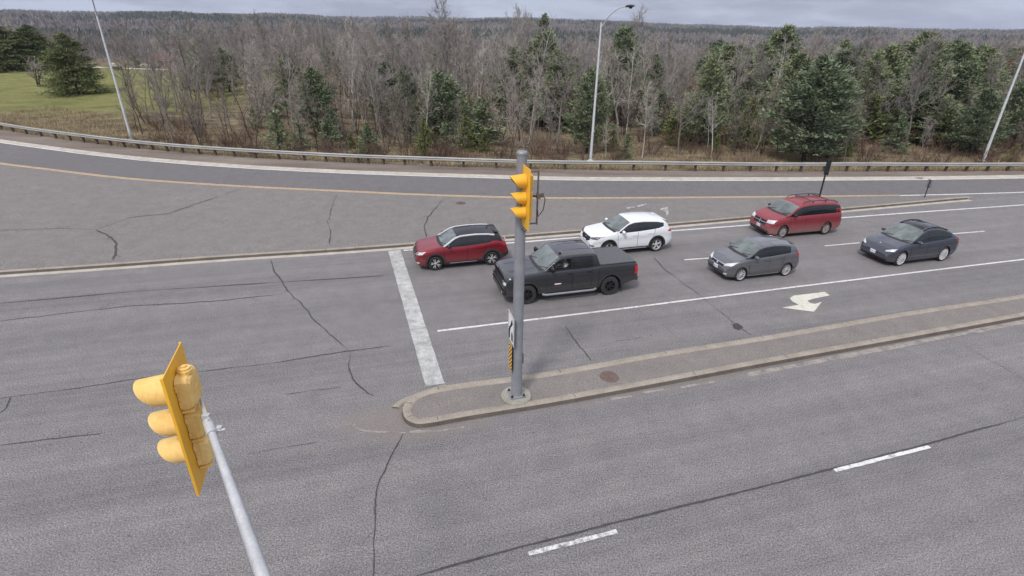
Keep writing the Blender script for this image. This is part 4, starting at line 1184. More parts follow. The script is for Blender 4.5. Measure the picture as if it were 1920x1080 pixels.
b = MB(); b.tube([(c.X(3.40), 0, 1.55), (c.X(3.45), 0, 1.59), (c.X(3.54), 0, 1.60)], [.03, .02, .008], 6); b.build('aerial', M['gloss_black'], c.root)
c.wheels('kicks', M['alloy']); c.plate(.93, rear=True); c.cut_arches(); c.place((816, 508), (924, 497), sc=(1, 1, 1.02))

# --- white crossover
c = Car('crossover', 'white crossover stopped behind the red black-roofed one, beyond the pickup bed', 'car', 4.48, 1.85, 2.67, .91, .355,
    [(0, .62), (.04, .78), (.12, .90), (.35, 1.0), (.8, 1.07), (1.15, 1.12), (1.30, 1.17), (1.95, 1.56), (2.25, 1.635), (2.8, 1.65), (3.5, 1.61), (3.95, 1.54), (4.08, 1.47), (4.28, 1.16), (4.40, 1.04), (4.46, .85), (4.48, .60)],
    [(0, .52), (.10, .84), (.35, .95), (1.0, 1.04), (1.4, 1.07), (2.5, 1.10), (3.3, 1.15), (3.9, 1.22), (4.2, 1.10), (4.4, .95), (4.48, .55)],
    [(0, .40), (.10, .26), (.5, .21), (4.0, .23), (4.3, .34), (4.48, .46)], .35,
    [car_paint('white_paint', (.70, .72, .74), .30, .0, .6, dirt_amt=.2)], line=.70)
c.gap = .045
c.windows([(1.52, 2.42), (2.50, 3.30), (3.34, 3.84)], lo_off=.03, clip_lo=lambda s: 1.09 + max(0, s - 3.2) * .30, clip_hi=lambda s: 1.60 - max(0, s - 2.9) * .14)
c.shield(1.27, 2.02); c.seams([(1.42, 1.35), (2.46, 2.46), (3.22, 3.42)]); c.handles([2.3, 3.15], .84); c.mirrors(1.62)
c.arch_trim(M['trim'], .075)
c.patch('sill_trim', M['trim'], 'side', 1.33, 3.17, lambda s: c.bot(s) + .02, .37, .010, 24, 3, both=True)
c.patch('sill_strip', M['silver_trim'], 'side', 1.6, 3.0, .285, .325, .018, 20, 1, both=True)
c.patch('headlight', M['lamp_dark'], 'front', .50, .88, lambda y: .80 + (y - .50) * .14, lambda y: .87 + (y - .50) * .30, .010, 14, 4, both=True)
c.patch('grille', M['gloss_black'], 'front', -.46, .46, lambda y: .56 + abs(y) * .35, .86, .008, 16, 6)
c.patch('badge', M['chrome'], 'front', -.07, .07, .76, .81, .014, 5, 2)
c.patch('lower_grille', M['trim'], 'front', -.66, .66, .32, .43, .008, 12, 3)
c.patch('fog_lamp', M['lamp_dark'], 'front', .58, .82, .50, .57, .012, 6, 3, both=True)
c.patch('rear_window', M['glass'], 'top', 4.06, 4.25, lambda s: -.60, lambda s: .60, .008, 5, 12)
c.patch('tail_light', M['tail'], 'rear', .52, .86, .98, 1.10, .012, 8, 3, both=True)
c.patch('tail_light_side', M['tail'], 'side', 4.12, 4.40, lambda s: .99 + (4.40 - s) * .1, lambda s: 1.09, .012, 6, 3, both=True)
c.patch('rear_bumper', M['trim'], 'rear', -.78, .78, .42, .60, .010, 12, 3)
b = MB(); b.box((c.X(4.02), 0, 1.505), (.24, 1.14, .03), Matrix.Rotation(R(-16), 3, 'Y')); b.build('spoiler', c.paint[0], c.root, bevel=.01)
b = MB(); b.box((c.X(3.72), 0, 1.625), (.14, .04, .05)); b.build('aerial', c.paint[0], c.root, bevel=.015)
c.wheels('five', M['alloy']); c.plate(.60); c.plate(.92, rear=True); c.cut_arches(); c.place((1138, 480), (1231, 472), sc=(.98, 1, 1.03))

# --- grey small hatchback
c = Car('hatchback', 'small grey hatchback with silver wheels stopped behind the black pickup', 'car', 4.06, 1.70, 2.53, .80, .300,
    [(0, .52), (.04, .66), (.14, .78), (.40, .90), (.80, 1.00), (1.0, 1.06), (1.70, 1.44), (2.0, 1.50), (2.5, 1.53), (3.1, 1.50), (3.55, 1.43), (3.70, 1.37), (3.90, 1.08), (4.00, .95), (4.04, .78), (4.06, .55)],
    [(0, .44), (.10, .70), (.4, .82), (.9, .93), (1.4, .96), (2.4, 1.00), (3.2, 1.05), (3.7, 1.08), (3.95, .92), (4.06, .5)],
    [(0, .34), (.10, .20), (.5, .17), (3.6, .18), (3.9, .28), (4.06, .38)], .36,
    [car_paint('grey_metallic_paint', (.15, .153, .168), .26, .6, .9)], line=.68)
c.gap = .035
c.windows([(1.02, 1.26), (1.32, 2.22), (2.29, 3.06), (3.10, 3.36)], lo_off=.03, clip_lo=lambda s: .99 + max(0, s - 3.0) * .3, clip_hi=lambda s: 1.46 - max(0, s - 2.8) * .16)
c.shield(1.02, 1.76, bow=.14); c.seams([(1.22, 1.14), (2.26, 2.26), (2.92, 3.12)]); c.handles([2.1, 2.95], .84); c.mirrors(1.42)
c.patch('headlight', M['lamp'], 'front', .46, .80, lambda y: .64 + (y - .46) * .30, lambda y: .73 + (y - .46) * .42, .010, 12, 4, both=True)
c.patch('grille', M['gloss_black'], 'front', -.46, .46, .60, .70, .008, 14, 4)
c.patch('grille_bar', M['chrome'], 'front', -.46, .46, .695, .715, .014, 14, 1)
c.patch('badge', M['chrome'], 'front', -.05, .05, .62, .69, .016, 4, 3)
c.patch('lower_grille', M['trim'], 'front', -.55, .55, .24, .42, .008, 12, 3)
c.patch('fog_lamp', M['lamp'], 'front', .60, .72, .33, .40, .012, 5, 3, both=True)
c.patch('rear_window', M['glass'], 'top', 3.69, 3.87, lambda s: -.54, lambda s: .54, .008, 5, 12)
c.patch('tail_light', M['tail'], 'rear', .52, .78, .88, 1.10, .012, 8, 4, both=True)
c.patch('tail_light_side', M['tail'], 'side', 3.74, 3.96, lambda s: .92, lambda s: 1.04 - (s - 3.74) * .3, .010, 6, 3, both=True)
c.patch('sill_strip', M['silver_trim'], 'side', 1.2, 2.9, .215, .235, .010, 20, 1, both=True)
b = MB(); b.box((c.X(3.64), 0, 1.395), (.20, 1.02, .026), Matrix.Rotation(R(-14), 3, 'Y')); b.build('spoiler', c.paint[0], c.root, bevel=.01)
c.wheels('multi', M['alloy'], tw=.19, rr=.74); c.plate(.50); c.plate(.80, rear=True); c.cut_arches(); c.place((1385.5, 528), (1472, 517.5), sc=(.95, .98, 1.05))

# --- dark electric crossover
c = Car('electric_car', 'dark grey smooth-nosed electric car with black roof bars, rightmost of the waiting cars', 'car', 4.75, 1.92, 2.89, .87, .355,
    [(0, .54), (.05, .68), (.16, .80), (.45, .91), (.95, 1.02), (1.20, 1.07), (2.05, 1.50), (2.40, 1.63), (2.75, 1.66), (3.3, 1.62), (3.9, 1.46), (4.35, 1.22), (4.60, 1.12), (4.70, .95), (4.75, .60)],
    [(0, .46), (.12, .72), (.45, .85), (1.1, .97), (1.6, 1.0), (2.7, 1.03), (3.6, 1.08), (4.2, 1.12), (4.6, 1.02), (4.75, .55)],
    [(0, .36), (.10, .22), (.5, .18), (4.2, .20), (4.5, .30), (4.75, .42)], .40,
    [car_paint('midnight_grey_paint', (.055, .062, .085), .22, .5, .9)], line=.66)
c.gap = .035
c.windows([(1.50, 2.42), (2.48, 3.35), (3.38, 3.95)], lo_off=.03, clip_lo=lambda s: 1.03 + max(0, s - 3.2) * .18, clip_hi=lambda s: 1.56 - max(0, s - 2.7) * .19)
c.shield(1.16, 2.14, bow=.16); c.seams([(1.40, 1.32), (2.45, 2.45), (3.20, 3.42)]); c.mirrors(1.66)
c.patch('glass_roof', M['glass'], 'top', 2.24, 3.50, lambda s: -.50, lambda s: .50, .006, 18, 12)
c.patch('rear_window', M['glass'], 'top', 3.62, 4.34, lambda s: -.50, lambda s: .50, .006, 10, 12)
c.patch('headlight', M['lamp'], 'front', .58, .90, lambda y: .66 + (y - .58) * .22, lambda y: .72 + (y - .58) * .40, .010, 12, 4, both=True)
c.patch('lower_grille', M['trim'], 'front', -.74, .74, .24, .34, .008, 14, 2)
c.patch('nose_emblem', M['chrome'], 'top', .30, .37, lambda s: -.03, lambda s: .03, .008, 3, 3)
c.patch('tail_light', M['tail'], 'rear', .50, .88, .98, 1.05, .012, 8, 3, both=True)
c.patch('tail_light_side', M['tail'], 'side', 4.35, 4.66, lambda s: .97, lambda s: 1.05, .010, 6, 3, both=True)
c.patch('rear_quarter_trim', M['trim'], 'rear', -.74, .74, .36, .52, .010, 12, 3)
for sg_ in (1, -1):
    b = MB(); pts = []
    for s in np.linspace(2.15, 3.75, 14):
        Pq = c.sec(s); y, z = Pq[21]; pts.append((c.X(s), sg_ * y, z + .035))
    b.tube(pts, .024, 8)
    for s in (2.25, 2.95, 3.65):
        Pq = c.sec(s); b.box((c.X(s), sg_ * Pq[21][0], Pq[21][1] + .01), (.10, .035, .05))
    b.build('roof_bar', M['gloss_black'], c.root)
c.wheels('aero', M['alloy'], rr=.76); c.plate(.50); c.cut_arches(); c.place((1685, 500), (1764, 489.5), sc=(.91, .97, 1.06))

# --- red minivan
c = Car('minivan', 'faded red minivan with dark roof rack and dusty wheels in the far lane', 'van', 5.15, 1.98, 3.08, .95, .340,
    [(0, .60), (.04, .80), (.12, .92), (.40, 1.02), (.85, 1.11), (1.05, 1.16), (1.75, 1.58), (2.10, 1.68), (2.7, 1.735), (3.6, 1.74), (4.4, 1.70), (4.75, 1.63), (4.88, 1.50), (5.02, 1.15), (5.10, 1.0), (5.15, .60)],
    [(0, .52), (.10, .84), (.4, .95), (1.0, 1.06), (1.6, 1.10), (3, 1.12), (4.3, 1.14), (4.8, 1.15), (5.05, .95), (5.15, .55)],
    [(0, .36), (.10, .22), (.5, .19), (4.6, .20), (4.9, .30), (5.15, .40)], .26,
    [car_paint('dull_red_paint', (.27, .040, .052), .42, .3, .25, dirt=(.36, .28, .25), dirt_amt=.75)], line=.70, roofx=.13)
c.gap = .040
c.gl = [M['glass']] * 5
c.windows([(1.08, 1.34), (1.42, 2.36), (2.42, 3.56), (3.60, 4.72)], lo_off=.035, hi_off=.035, clip_hi=lambda s: 1.615 - max(0, s - 4.3) * .08)
c.shield(1.07, 1.86, bow=.16); c.seams([(1.36, 1.30), (2.39, 2.39), (3.58, 3.58)]); c.handles([2.25, 2.55], .82); c.mirrors(1.50, M['gloss_black'])
c.patch('headlight', M['lamp'], 'front', .52, .92, lambda y: .76 + (y - .52) * .08, lambda y: .90 + (y - .52) * .16, .010, 12, 4, both=True)
c.patch('grille', M['gloss_black'], 'front', -.50, .50, .64, .86, .008, 16, 5)
c.patch('grille_bar', M['chrome'], 'front', -.50, .50, .735, .765, .015, 16, 1); c.patch('grille_bar', M['chrome'], 'front', -.018, .018, .65, .85, .016, 2, 6)
c.patch('lower_grille', M['trim'], 'front', -.62, .62, .30, .42, .008, 12, 3)
c.patch('fog_lamp', M['lamp_dark'], 'front', .66, .80, .34, .41, .012, 5, 3, both=True)
c.patch('rear_window', M['glass'], 'top', 4.86, 4.99, lambda s: -.66, lambda s: .66, .010, 5, 12)
c.patch('tail_light', M['tail'], 'rear', .74, .92, .95, 1.40, .012, 4, 8, both=True)
c.patch('tail_light_side', M['tail'], 'side', 4.96, 5.08, lambda s: .92, lambda s: 1.08, .010, 4, 4, both=True)
c.patch('side_moulding', c.paint[0], 'side', 1.45, 4.0, .50, .56, .018, 20, 1, both=True)
for sg_ in (1, -1):
    b = MB(); pts = [(c.X(s), sg_ * .66, c.top(s) + (.055 if 2.4 < s < 4.55 else -.01)) for s in (2.2, 2.45, 2.9, 3.4, 3.9, 4.4, 4.72)]
    b.tube(pts, .020, 8)
    for s in (2.9, 3.8): b.box((c.X(s), sg_ * .66, c.top(s) + .0), (.06, .03, .09))
    b.build('roof_rail', M['trim'], c.root)
for s in (2.75, 3.95):
    b = MB(); b.tube([(c.X(s), y, c.top(s) + .06 + .015 * (1 - abs(y) / .66)) for y in (-.66, -.3, 0, .3, .66)], .018, 8); b.build('cross_bar', M['trim'], c.root)
c.wheels('cap', M['steel_cap'], rr=.66); c.plate(.52); c.plate(.95, rear=True); c.cut_arches(); c.place((1463.5, 447), (1546.5, 440.5), -1.0, sc=(.90, .97, 1.06))

# --- black pickup
tp = car_paint('black_paint', (.024, .026, .031), .24, .3, 1.0, dirt=(.13, .115, .105), dirt_amt=.7)
c = Car('pickup_truck', 'black crew-cab pickup truck with covered bed, half hidden by the signal pole', 'pickup truck', 5.84, 2.03, 3.645, .97, .405,
    [(0, .68), (.03, 1.02), (.10, 1.16), (.30, 1.21), (.9, 1.26), (1.45, 1.29), (1.62, 1.33), (2.26, 1.80), (2.42, 1.865), (2.9, 1.89), (3.5, 1.89), (3.92, 1.86), (4.00, 1.74), (4.10, 1.345), (4.14, 1.33), (5.70, 1.33), (5.80, 1.32), (5.84, 1.20)],
    [(0, .60), (.06, 1.05), (.30, 1.15), (1.2, 1.22), (1.7, 1.24), (4.0, 1.27), (4.12, 1.30), (5.7, 1.30), (5.84, 1.15)],
    [(0, .48), (.08, .36), (.45, .34), (5.2, .36), (5.6, .50), (5.84, .55)], .17,
    [tp], nose=(.40, .12), tail=(.15, .04), smooth=.03, roofx=.09, line=.60)
c.gap = .075; TR = c
M['clear'] = NT('clear_side_glass').mat
t_ = M['clear'].node_tree; bs = t_.nodes['Principled BSDF']; tr = t_.nodes.new('ShaderNodeBsdfTransparent'); mx = t_.nodes.new('ShaderNodeMixShader')
bs.inputs['Base Color'].default_value = (.03, .035, .035, 1); bs.inputs['Roughness'].default_value = .03; mx.inputs[0].default_value = .16
tr.inputs['Color'].default_value = (.85, .9, .88, 1)
t_.links.new(tr.outputs[0], mx.inputs[1]); t_.links.new(bs.outputs[0], mx.inputs[2]); t_.links.new(mx.outputs[0], t_.nodes['Material Output'].inputs['Surface'])
lo = lambda s: c.belt(s) + .05
hi = lambda s: max(lo(s) + .004, c.zr(s) - .035)
c.patch('window_surround', M['gloss_black'], 'side', 1.86, 2.02, lambda s: lo(s) - .02, lambda s: hi(s) + .015, .004, 8, 5, both=True)
c.patch('window_surround', M['gloss_black'], 'side', 2.86, 3.78, lambda s: lo(s) - .02, lambda s: hi(s) + .015, .004, 20, 5, both=True)
c.patch('side_window', M['glass'], 'side', 1.90, 2.02, lo, hi, .009, 6, 5, both=True)
c.patch('side_window', M['glass'], 'side', 2.96, 3.66, lo, hi, .009, 14, 5, both=True)
c.patch('driver_window', M['clear'], 'side', 2.04, 2.86, lo, hi, .004, 16, 6)
# the same window on the far side
b = MB(); P = []
for a in np.linspace(2.04, 2.86, 12):
    P.append([(lambda pn: pn[0] + pn[1] * .009)(c.cast((c.X(a), -3, lo(a) + (hi(a) - lo(a)) * q / 5), (0, 1, 0))) for q in range(6)])
b.grid(P); b.build('side_window', M['glass'], c.root)
c.shield(1.60, 2.30, bow=.12)
c.seams([(1.80, 1.78), (2.91, 2.91), (3.72, 3.80)]); c.handles([2.78, 3.62], .86, M['gloss_black'])
c.mirrors(1.98, M['gloss_black'], z=1.42, sz=(.16, .24, .26))
c.patch('tonneau_cover', simple('tonneau_vinyl', (.095, .098, .105), .7, var=.15), 'top', 4.13, 5.72, lambda s: -.88, lambda s: .88, .022, 20, 16)
for sg_ in (1, -1):
    b = MB(); b.tube([(c.X(4.14), sg_ * .90, 1.325), (c.X(5.74), sg_ * .90, 1.325)], .030, 8); b.build('bed_rail', M['trim'], c.root)
P = []; b = MB()
for sg_ in (1, -1):
    q = [c.cast((c.X(4.075), sg_ * 3, z), (0, -sg_, 0)) for z in np.linspace(.45, 1.28, 10)]; b = MB()
    b.grid([[(p[0].x - .012, p[0].y + sg_ * .004, p[0].z), (p[0].x + .012, p[0].y + sg_ * .004, p[0].z)] for p in q]); b.build('cab_gap', M['black_in'], c.root)
c.patch('headlight', M['lamp'], 'front', .60, .93, .86, .98, .012, 8, 4, both=True)
c.patch('headlight_bezel', M['gloss_black'], 'front', .62, .76, .88, .96, .016, 4, 3, both=True)
c.patch('grille', M['gloss_black'], 'front', -.60, .60, .72, 1.08, .008, 14, 6)
for z in (.80, .90, 1.0): c.patch('grille_bar', M['trim'], 'front', -.58, .58, z - .012, z + .012, .022, 12, 1)
c.patch('front_bumper', M['gloss_black'], 'front', -.94, .94, .46, .66, .030, 16, 4)
c.patch('lower_grille', M['trim'], 'front', -.60, .60, .38, .46, .020, 12, 2)
c.patch('fog_lamp', M['lamp'], 'front', .72, .82, .50, .60, .040, 4, 3, both=True)
c.arch_trim(M['trim'], .05)
c.strip('roof_rib', c.paint[0], 2.62, 3.85, -3, .010, n=8)
c.patch('hood_crease', M['gloss_black'], 'top', .35, 1.40, lambda s: .42, lambda s: .45, .004, 12, 1, both=True)
for sg_ in (1, -1):
    b = MB(); b.tube([(c.X(1.62), sg_ * .98, .36), (c.X(1.75), sg_ * 1.03, .34), (c.X(3.85), sg_ * 1.03, .34), (c.X(3.98), sg_ * .98, .36)], .045, 10); b.build('side_step', M['galv_dark'], c.root)
    b = MB(); b.box((c.X(5.13), sg_ * .90, .34), (.012, .22, .30)); b.build('mud_flap', M['black'], c.root)
b = MB(); b.box((c.X(5.90), 0, .56), (.14, 1.7, .16)); b.build('rear_bumper', M['trim'], c.root, bevel=.03)
c.patch('tail_light', M['tail'], 'rear', .78, .97, .84, 1.20, .014, 4, 6, both=True)
c.patch('tail_light_side', M['tail'], 'side', 5.68, 5.83, .86, 1.20, .014, 4, 6, both=True)
c.patch('door_emblem', M['plate'], 'side', 2.12, 2.40, lambda s: .74, lambda s: .78, .008, 8, 2, both=True)
c.patch('door_emblem', M['tail'], 'side', 2.10, 2.30, lambda s: .715, lambda s: .732, .008, 8, 2, both=True)
b = MB(); b.box((c.X(2.45), .55, 1.855), (.10, .06, .05)); b.build('roof_aerial', M['black_in'], c.root, bevel=.015)
c.plate(.80, rear=True)
c.wheels('truck', M['alloy_dark'], tw=.27, rr=.56)
# cab space behind the driver's window
def cab(cut): cut.box((c.X(2.45), .53, 1.36), (.80, 1.04, .70))
cab_hole = cab
c.cut_arches()
# open the window: remove a pocket shaped like the glass
k = MB()
A_ = []; 
for a in np.linspace(2.06, 2.84, 10):
    A_.append([(c.X(a), y, z) for (y, z) in ((.12, .95), (.70, .95), (.70, lo(a)), (1.3, lo(a)), (1.3, hi(a)), (.60, hi(a)), (.12, hi(a)))])
n = 7; k.v = [p for r_ in A_ for p in r_]
for i in range(9):
    for j in range(n): k.f.append((i * n + j, i * n + (j + 1) % n, (i + 1) * n + (j + 1) % n, (i + 1) * n + j)); k.m.append(0)
k.f.append(tuple(range(n))); k.f.append(tuple(9 * n + j for j in range(n))); k.m += [0, 0]
ko = k.build('cutter', M['black_in'], None, smooth=False)
kbv = BVHTree.FromPolygons([v.co.copy() for v in ko.data.vertices], [tuple(p.vertices) for p in ko.data.polygons])
md = c.body.modifiers.new('b', 'BOOLEAN'); md.operation = 'DIFFERENCE'; md.object = ko; md.solver = 'EXACT'
dg = bpy.context.evaluated_depsgraph_get(); me = bpy.data.meshes.new_from_object(c.body.evaluated_get(dg)); c.body.modifiers.clear()
for p in me.polygons:
    h = kbv.find_nearest(p.center)
    if h[0] is not None and h[3] < .0008: p.material_index = 2
me.set_sharp_from_angle(angle=R(32)); c.body.data = me; bpy.data.objects.remove(ko)
c.place((988, 571), (1142, 553.5), sc=(.99, 1, 1.04))

# steering wheel (part of the truck) and driver
b = MB()
for k_ in range(1):
    pts = [(c.X(2.28) + .05 * math.sin(a), .42 + .18 * math.cos(a), 1.20 + .18 * math.sin(a)) for a in np.linspace(0, 2 * math.pi, 20)]
    b.tube(pts, .016, 6, cap=False); b.tube([(c.X(2.28), .25, 1.20), (c.X(2.28), .59, 1.20)], .014, 5)
b.build('steering_wheel', M['trim'], c.root)
def skin(name, verts, edges, radii, mat, parent, sub=2):
    me = bpy.data.meshes.new(name); me.from_pydata(verts, edges, []); o = bpy.data.objects.new(name, me); COL.objects.link(o)
    md = o.modifiers.new('s', 'SKIN'); md.use_smooth_shade = True
    for i, r_ in enumerate(radii): me.skin_vertices[0].data[i].radius = (r_, r_) if not isinstance(r_, tuple) else r_
    me.skin_vertices[0].data[0].use_root = True
    ss = o.modifiers.new('u', 'SUBSURF'); ss.levels = sub; ss.render_levels = sub
    dg = bpy.context.evaluated_depsgraph_get(); m2 = bpy.data.meshes.new_from_object(o.evaluated_get(dg)); o.modifiers.clear(); o.data = m2
    m2.materials.clear(); m2.materials.append(mat); o.parent = parent; m2.polygons.foreach_set('use_smooth', [True] * len(m2.polygons)); return o
M['skin'] = simple('skin', (.52, .34, .26), .6, var=.08)
M['shirt'] = simple('pale_blue_shirt', (.72, .82, .84), .9, var=.15, scale=9)
M['hair'] = simple('dark_hair', (.05, .04, .03), .8)
X0 = c.X(2.72)
pr = empty('person', (0, 0, 0)); tag(pr, 'person in a pale shirt driving the black pickup, both hands on the wheel', 'person')
pr.parent = None; pr.location = c.root.location; pr.rotation_euler = c.root.rotation_euler; pr.scale = c.root.scale
# body: pelvis, spine, neck, head, arms to the wheel (all in the truck's frame)
V_ = [(X0 - .02, .42, .98), (X0 - .04, .42, 1.12), (X0 - .05, .42, 1.27), (X0 - .04, .42, 1.40), (X0 - .02, .42, 1.49), (X0 + .0, .42, 1.565), (X0 + .01, .42, 1.63),
      (X0 - .03, .60, 1.385), (X0 + .08, .66, 1.20), (X0 + .27, .60, 1.22), (X0 + .37, .565, 1.27),
      (X0 - .03, .24, 1.385), (X0 + .08, .19, 1.20), (X0 + .27, .25, 1.22), (X0 + .37, .285, 1.27), (X0 + .36, .52, .98), (X0 + .36, .32, .98)]
E_ = [(0, 1), (1, 2), (2, 3), (3, 4), (4, 5), (5, 6), (3, 7), (7, 8), (8, 9), (9, 10), (3, 11), (11, 12), (12, 13), (13, 14), (0, 15), (0, 16)]
Rr = [.15, .14, .15, .13, .055, .085, .075, .07, .052, .042, .035, .07, .052, .042, .035, .08, .08]
skin('body', V_, E_, Rr, M['skin'], pr)
Vs = V_[:4] + V_[7:10] + V_[11:14]; Es = [(0, 1), (1, 2), (2, 3), (3, 4), (4, 5), (5, 6), (3, 7), (7, 8), (8, 9)]
Rs = [x * 1.12 + .008 for x in (.15, .14, .15, .13, .07, .055, .045, .07, .055, .045)]
skin('shirt', Vs, Es, Rs, M['shirt'], pr)
skin('hair', [(X0 - .045, .42, 1.60), (X0 - .02, .42, 1.655), (X0 + .04, .42, 1.675)], [(0, 1), (1, 2)], [.075, .085, .06], M['hair'], pr)
b = MB(); b.tube([(X0 + .10, .42, 1.565), (X0 + .125, .42, 1.55)], [.012, .016], 6); b.build('nose', M['skin'], pr)
for yy in (.565, .285):      # fingers closed on the rim
    hx, hz = X0 + .40, 1.275
    for q in range(4):
        b = MB(); w = .016 * (q - 1.5)
        cx_, cy_, cz_ = c.X(2.28), yy, 1.29 + w
        b.tube([(hx - .02, yy, hz + w), (cx_ - .02, yy + .022, cz_), (cx_ + .018, yy + .018, cz_), (cx_ + .022, yy - .006, cz_)], [.011, .010, .009, .008], 6); b.build('finger', M['skin'], pr)
    b = MB(); b.tube([(hx - .03, yy - .02, hz + .02), (cx_ - .03, yy - .035, 1.31), (cx_ - .005, yy - .03, 1.335)], [.013, .012, .010], 6); b.build('thumb', M['skin'], pr)
# ---------------------------------------------------------------- trees
def tubes_np(segs):
    """segs: list of (pts Nx3, radii N, sides) -> verts, quads"""
    V_, F_ = [], []; base = 0
    for pts, rad, n in segs:
        pts = np.asarray(pts, float); k = len(pts)
        d = np.gradient(pts, axis=0); d /= np.linalg.norm(d, axis=1)[:, None] + 1e-9
        ref = np.array([0, 0, 1.0]) if abs(d[0, 2]) < .9 else np.array([1.0, 0, 0])
        a = np.cross(d, ref); a /= np.linalg.norm(a, axis=1)[:, None] + 1e-9; b_ = np.cross(d, a)
        t = np.arange(n) * 2 * np.pi / n
        r_ = np.asarray(rad)[:, None, None]
        v = pts[:, None, :] + r_ * (a[:, None, :] * np.cos(t)[None, :, None] + b_[:, None, :] * np.sin(t)[None, :, None])
        V_.append(v.reshape(-1, 3))
        i = np.arange(k - 1)[:, None] * n; j = np.arange(n)[None, :]; j2 = (j + 1) % n
        F_.append(np.stack([i + j, i + j2, i + n + j2, i + n + j], -1).reshape(-1, 4) + base); base += k * n
    return np.concatenate(V_), np.concatenate(F_)
def limb(rg, p, d, ln, r0, r1, nseg, wob, up):
    pts = [p.copy()]; q = p.copy(); dd = d / np.linalg.norm(d)
    for _ in range(nseg):
        dd = dd + rg.normal(0, wob, 3) + np.array([0, 0, up]); dd /= np.linalg.norm(dd)
        q = q + dd * ln / nseg; pts.append(q.copy())
    return np.array(pts), np.linspace(r0, r1, nseg + 1)
def gen_bare(seed, h, spread=1.0, nb=12, dens=1.0, fork=False, r0=None, first=.28, tw=.019, lean=0.0):
    """heavy wood (trunk) and light wood (branches) of one leafless tree"""
    rg = np.random.default_rng(seed); heavy, light = [], []
    r0 = r0 or h * .009 + .03
    stems = [(np.zeros(3), np.array([lean, 0, 1.0]), h, r0)]
    if fork:
        stems = []
        for k in range(fork):
            a = rg.uniform(0, 6.28); stems.append((np.array([.12 * math.cos(a), .12 * math.sin(a), 0]), np.array([.32 * math.cos(a), .32 * math.sin(a), 1.0]), h * rg.uniform(.8, 1), r0 * .75))
    for p0, d0, hh, rr in stems:
        pts, rad = limb(rg, p0, d0, hh, rr, .018, 12, .055, .03); heavy.append((pts, rad, 6))
        n1 = int(nb * (1 if not fork else .7))
        for i in range(n1):
            t = first + (1 - first) * (i + rg.uniform(0, .8)) / n1; t = min(t, .97)
            k = t * 12; i0 = int(k); p = pts[i0] * (1 - k + i0) + pts[min(i0 + 1, 12)] * (k - i0); rb = np.interp(k, range(13), rad)
            az = i * 2.4 + rg.uniform(-.5, .5); el = rg.uniform(.35, .95) + .5 * t
            d1 = np.array([math.cos(az) * math.cos(el), math.sin(az) * math.cos(el), math.sin(el)])
            l1 = hh * spread * (.46 - .34 * t) * rg.uniform(.7, 1.2) + .35
            q, r_ = limb(rg, p, d1, l1, rb * .62, .014, 6, .16, .07); heavy.append((q, r_, 5))
            n2 = max(3, int(6 * dens * min(1.3, l1 / 2.2 + .3)))
            for j in range(n2):
                t2 = .18 + .8 * (j + rg.uniform(0, .9)) / n2; k2 = min(5.99, t2 * 6); j0 = int(k2); p2 = q[j0] * (1 - k2 + j0) + q[j0 + 1] * (k2 - j0)
                dd = (q[j0 + 1] - q[j0]); dd /= np.linalg.norm(dd); d2 = dd + rg.normal(0, .62, 3) + np.array([0, 0, .2])
                l2 = l1 * rg.uniform(.28, .55); q2, r2 = limb(rg, p2, d2, l2, max(.016, r_[j0] * .5), .009, 4, .18, .07); light.append((q2, r2, 3))
                n3 = int(5 * dens)
                for m in range(n3):
                    t3 = rg.uniform(.15, 1); k3 = min(3.99, t3 * 4); m0 = int(k3); p3 = q2[m0] * (1 - k3 + m0) + q2[m0 + 1] * (k3 - m0)
                    d3 = (q2[m0 + 1] - q2[m0]); d3 = d3 / np.linalg.norm(d3) + rg.normal(0, .55, 3) + np.array([0, 0, .18])
                    q3, r3 = limb(rg, p3, d3, rg.uniform(.35, .95), tw, tw * .5, 2, .2, .05); light.append((q3, r3, 3))
    return heavy, light
def bare_proto(seed, h, mt, ml, name='bare_tree', **kw):
    hv, lt = gen_bare(seed, h, **kw); root = empty(name)
    v, f = tubes_np(hv); raw_mesh('trunk', v, f, mt, root, smooth=True)
    v, f = tubes_np(lt); raw_mesh('branches', v, f, ml, root)
    root['h'] = h; return root
def leaf_tris(rg, pts, dirs, size, flat=.5):
    """little pointed needle sprays: two triangles crossing at each point"""
    n = len(pts); a = dirs / (np.linalg.norm(dirs, axis=1)[:, None] + 1e-9)
    rnd = rg.normal(0, 1, (n, 3)); s = np.cross(a, rnd); s[:, 2] *= flat; s /= np.linalg.norm(s, axis=1)[:, None] + 1e-9
    L_ = (size * rg.uniform(.6, 1.4, n))[:, None]
    p0 = pts - s * L_ * .22; p1 = pts + s * L_ * .22; p2 = pts + a * L_
    v = np.stack([p0, p1, p2], 1).reshape(-1, 3); f = np.arange(3 * n).reshape(-1, 3); return v, f
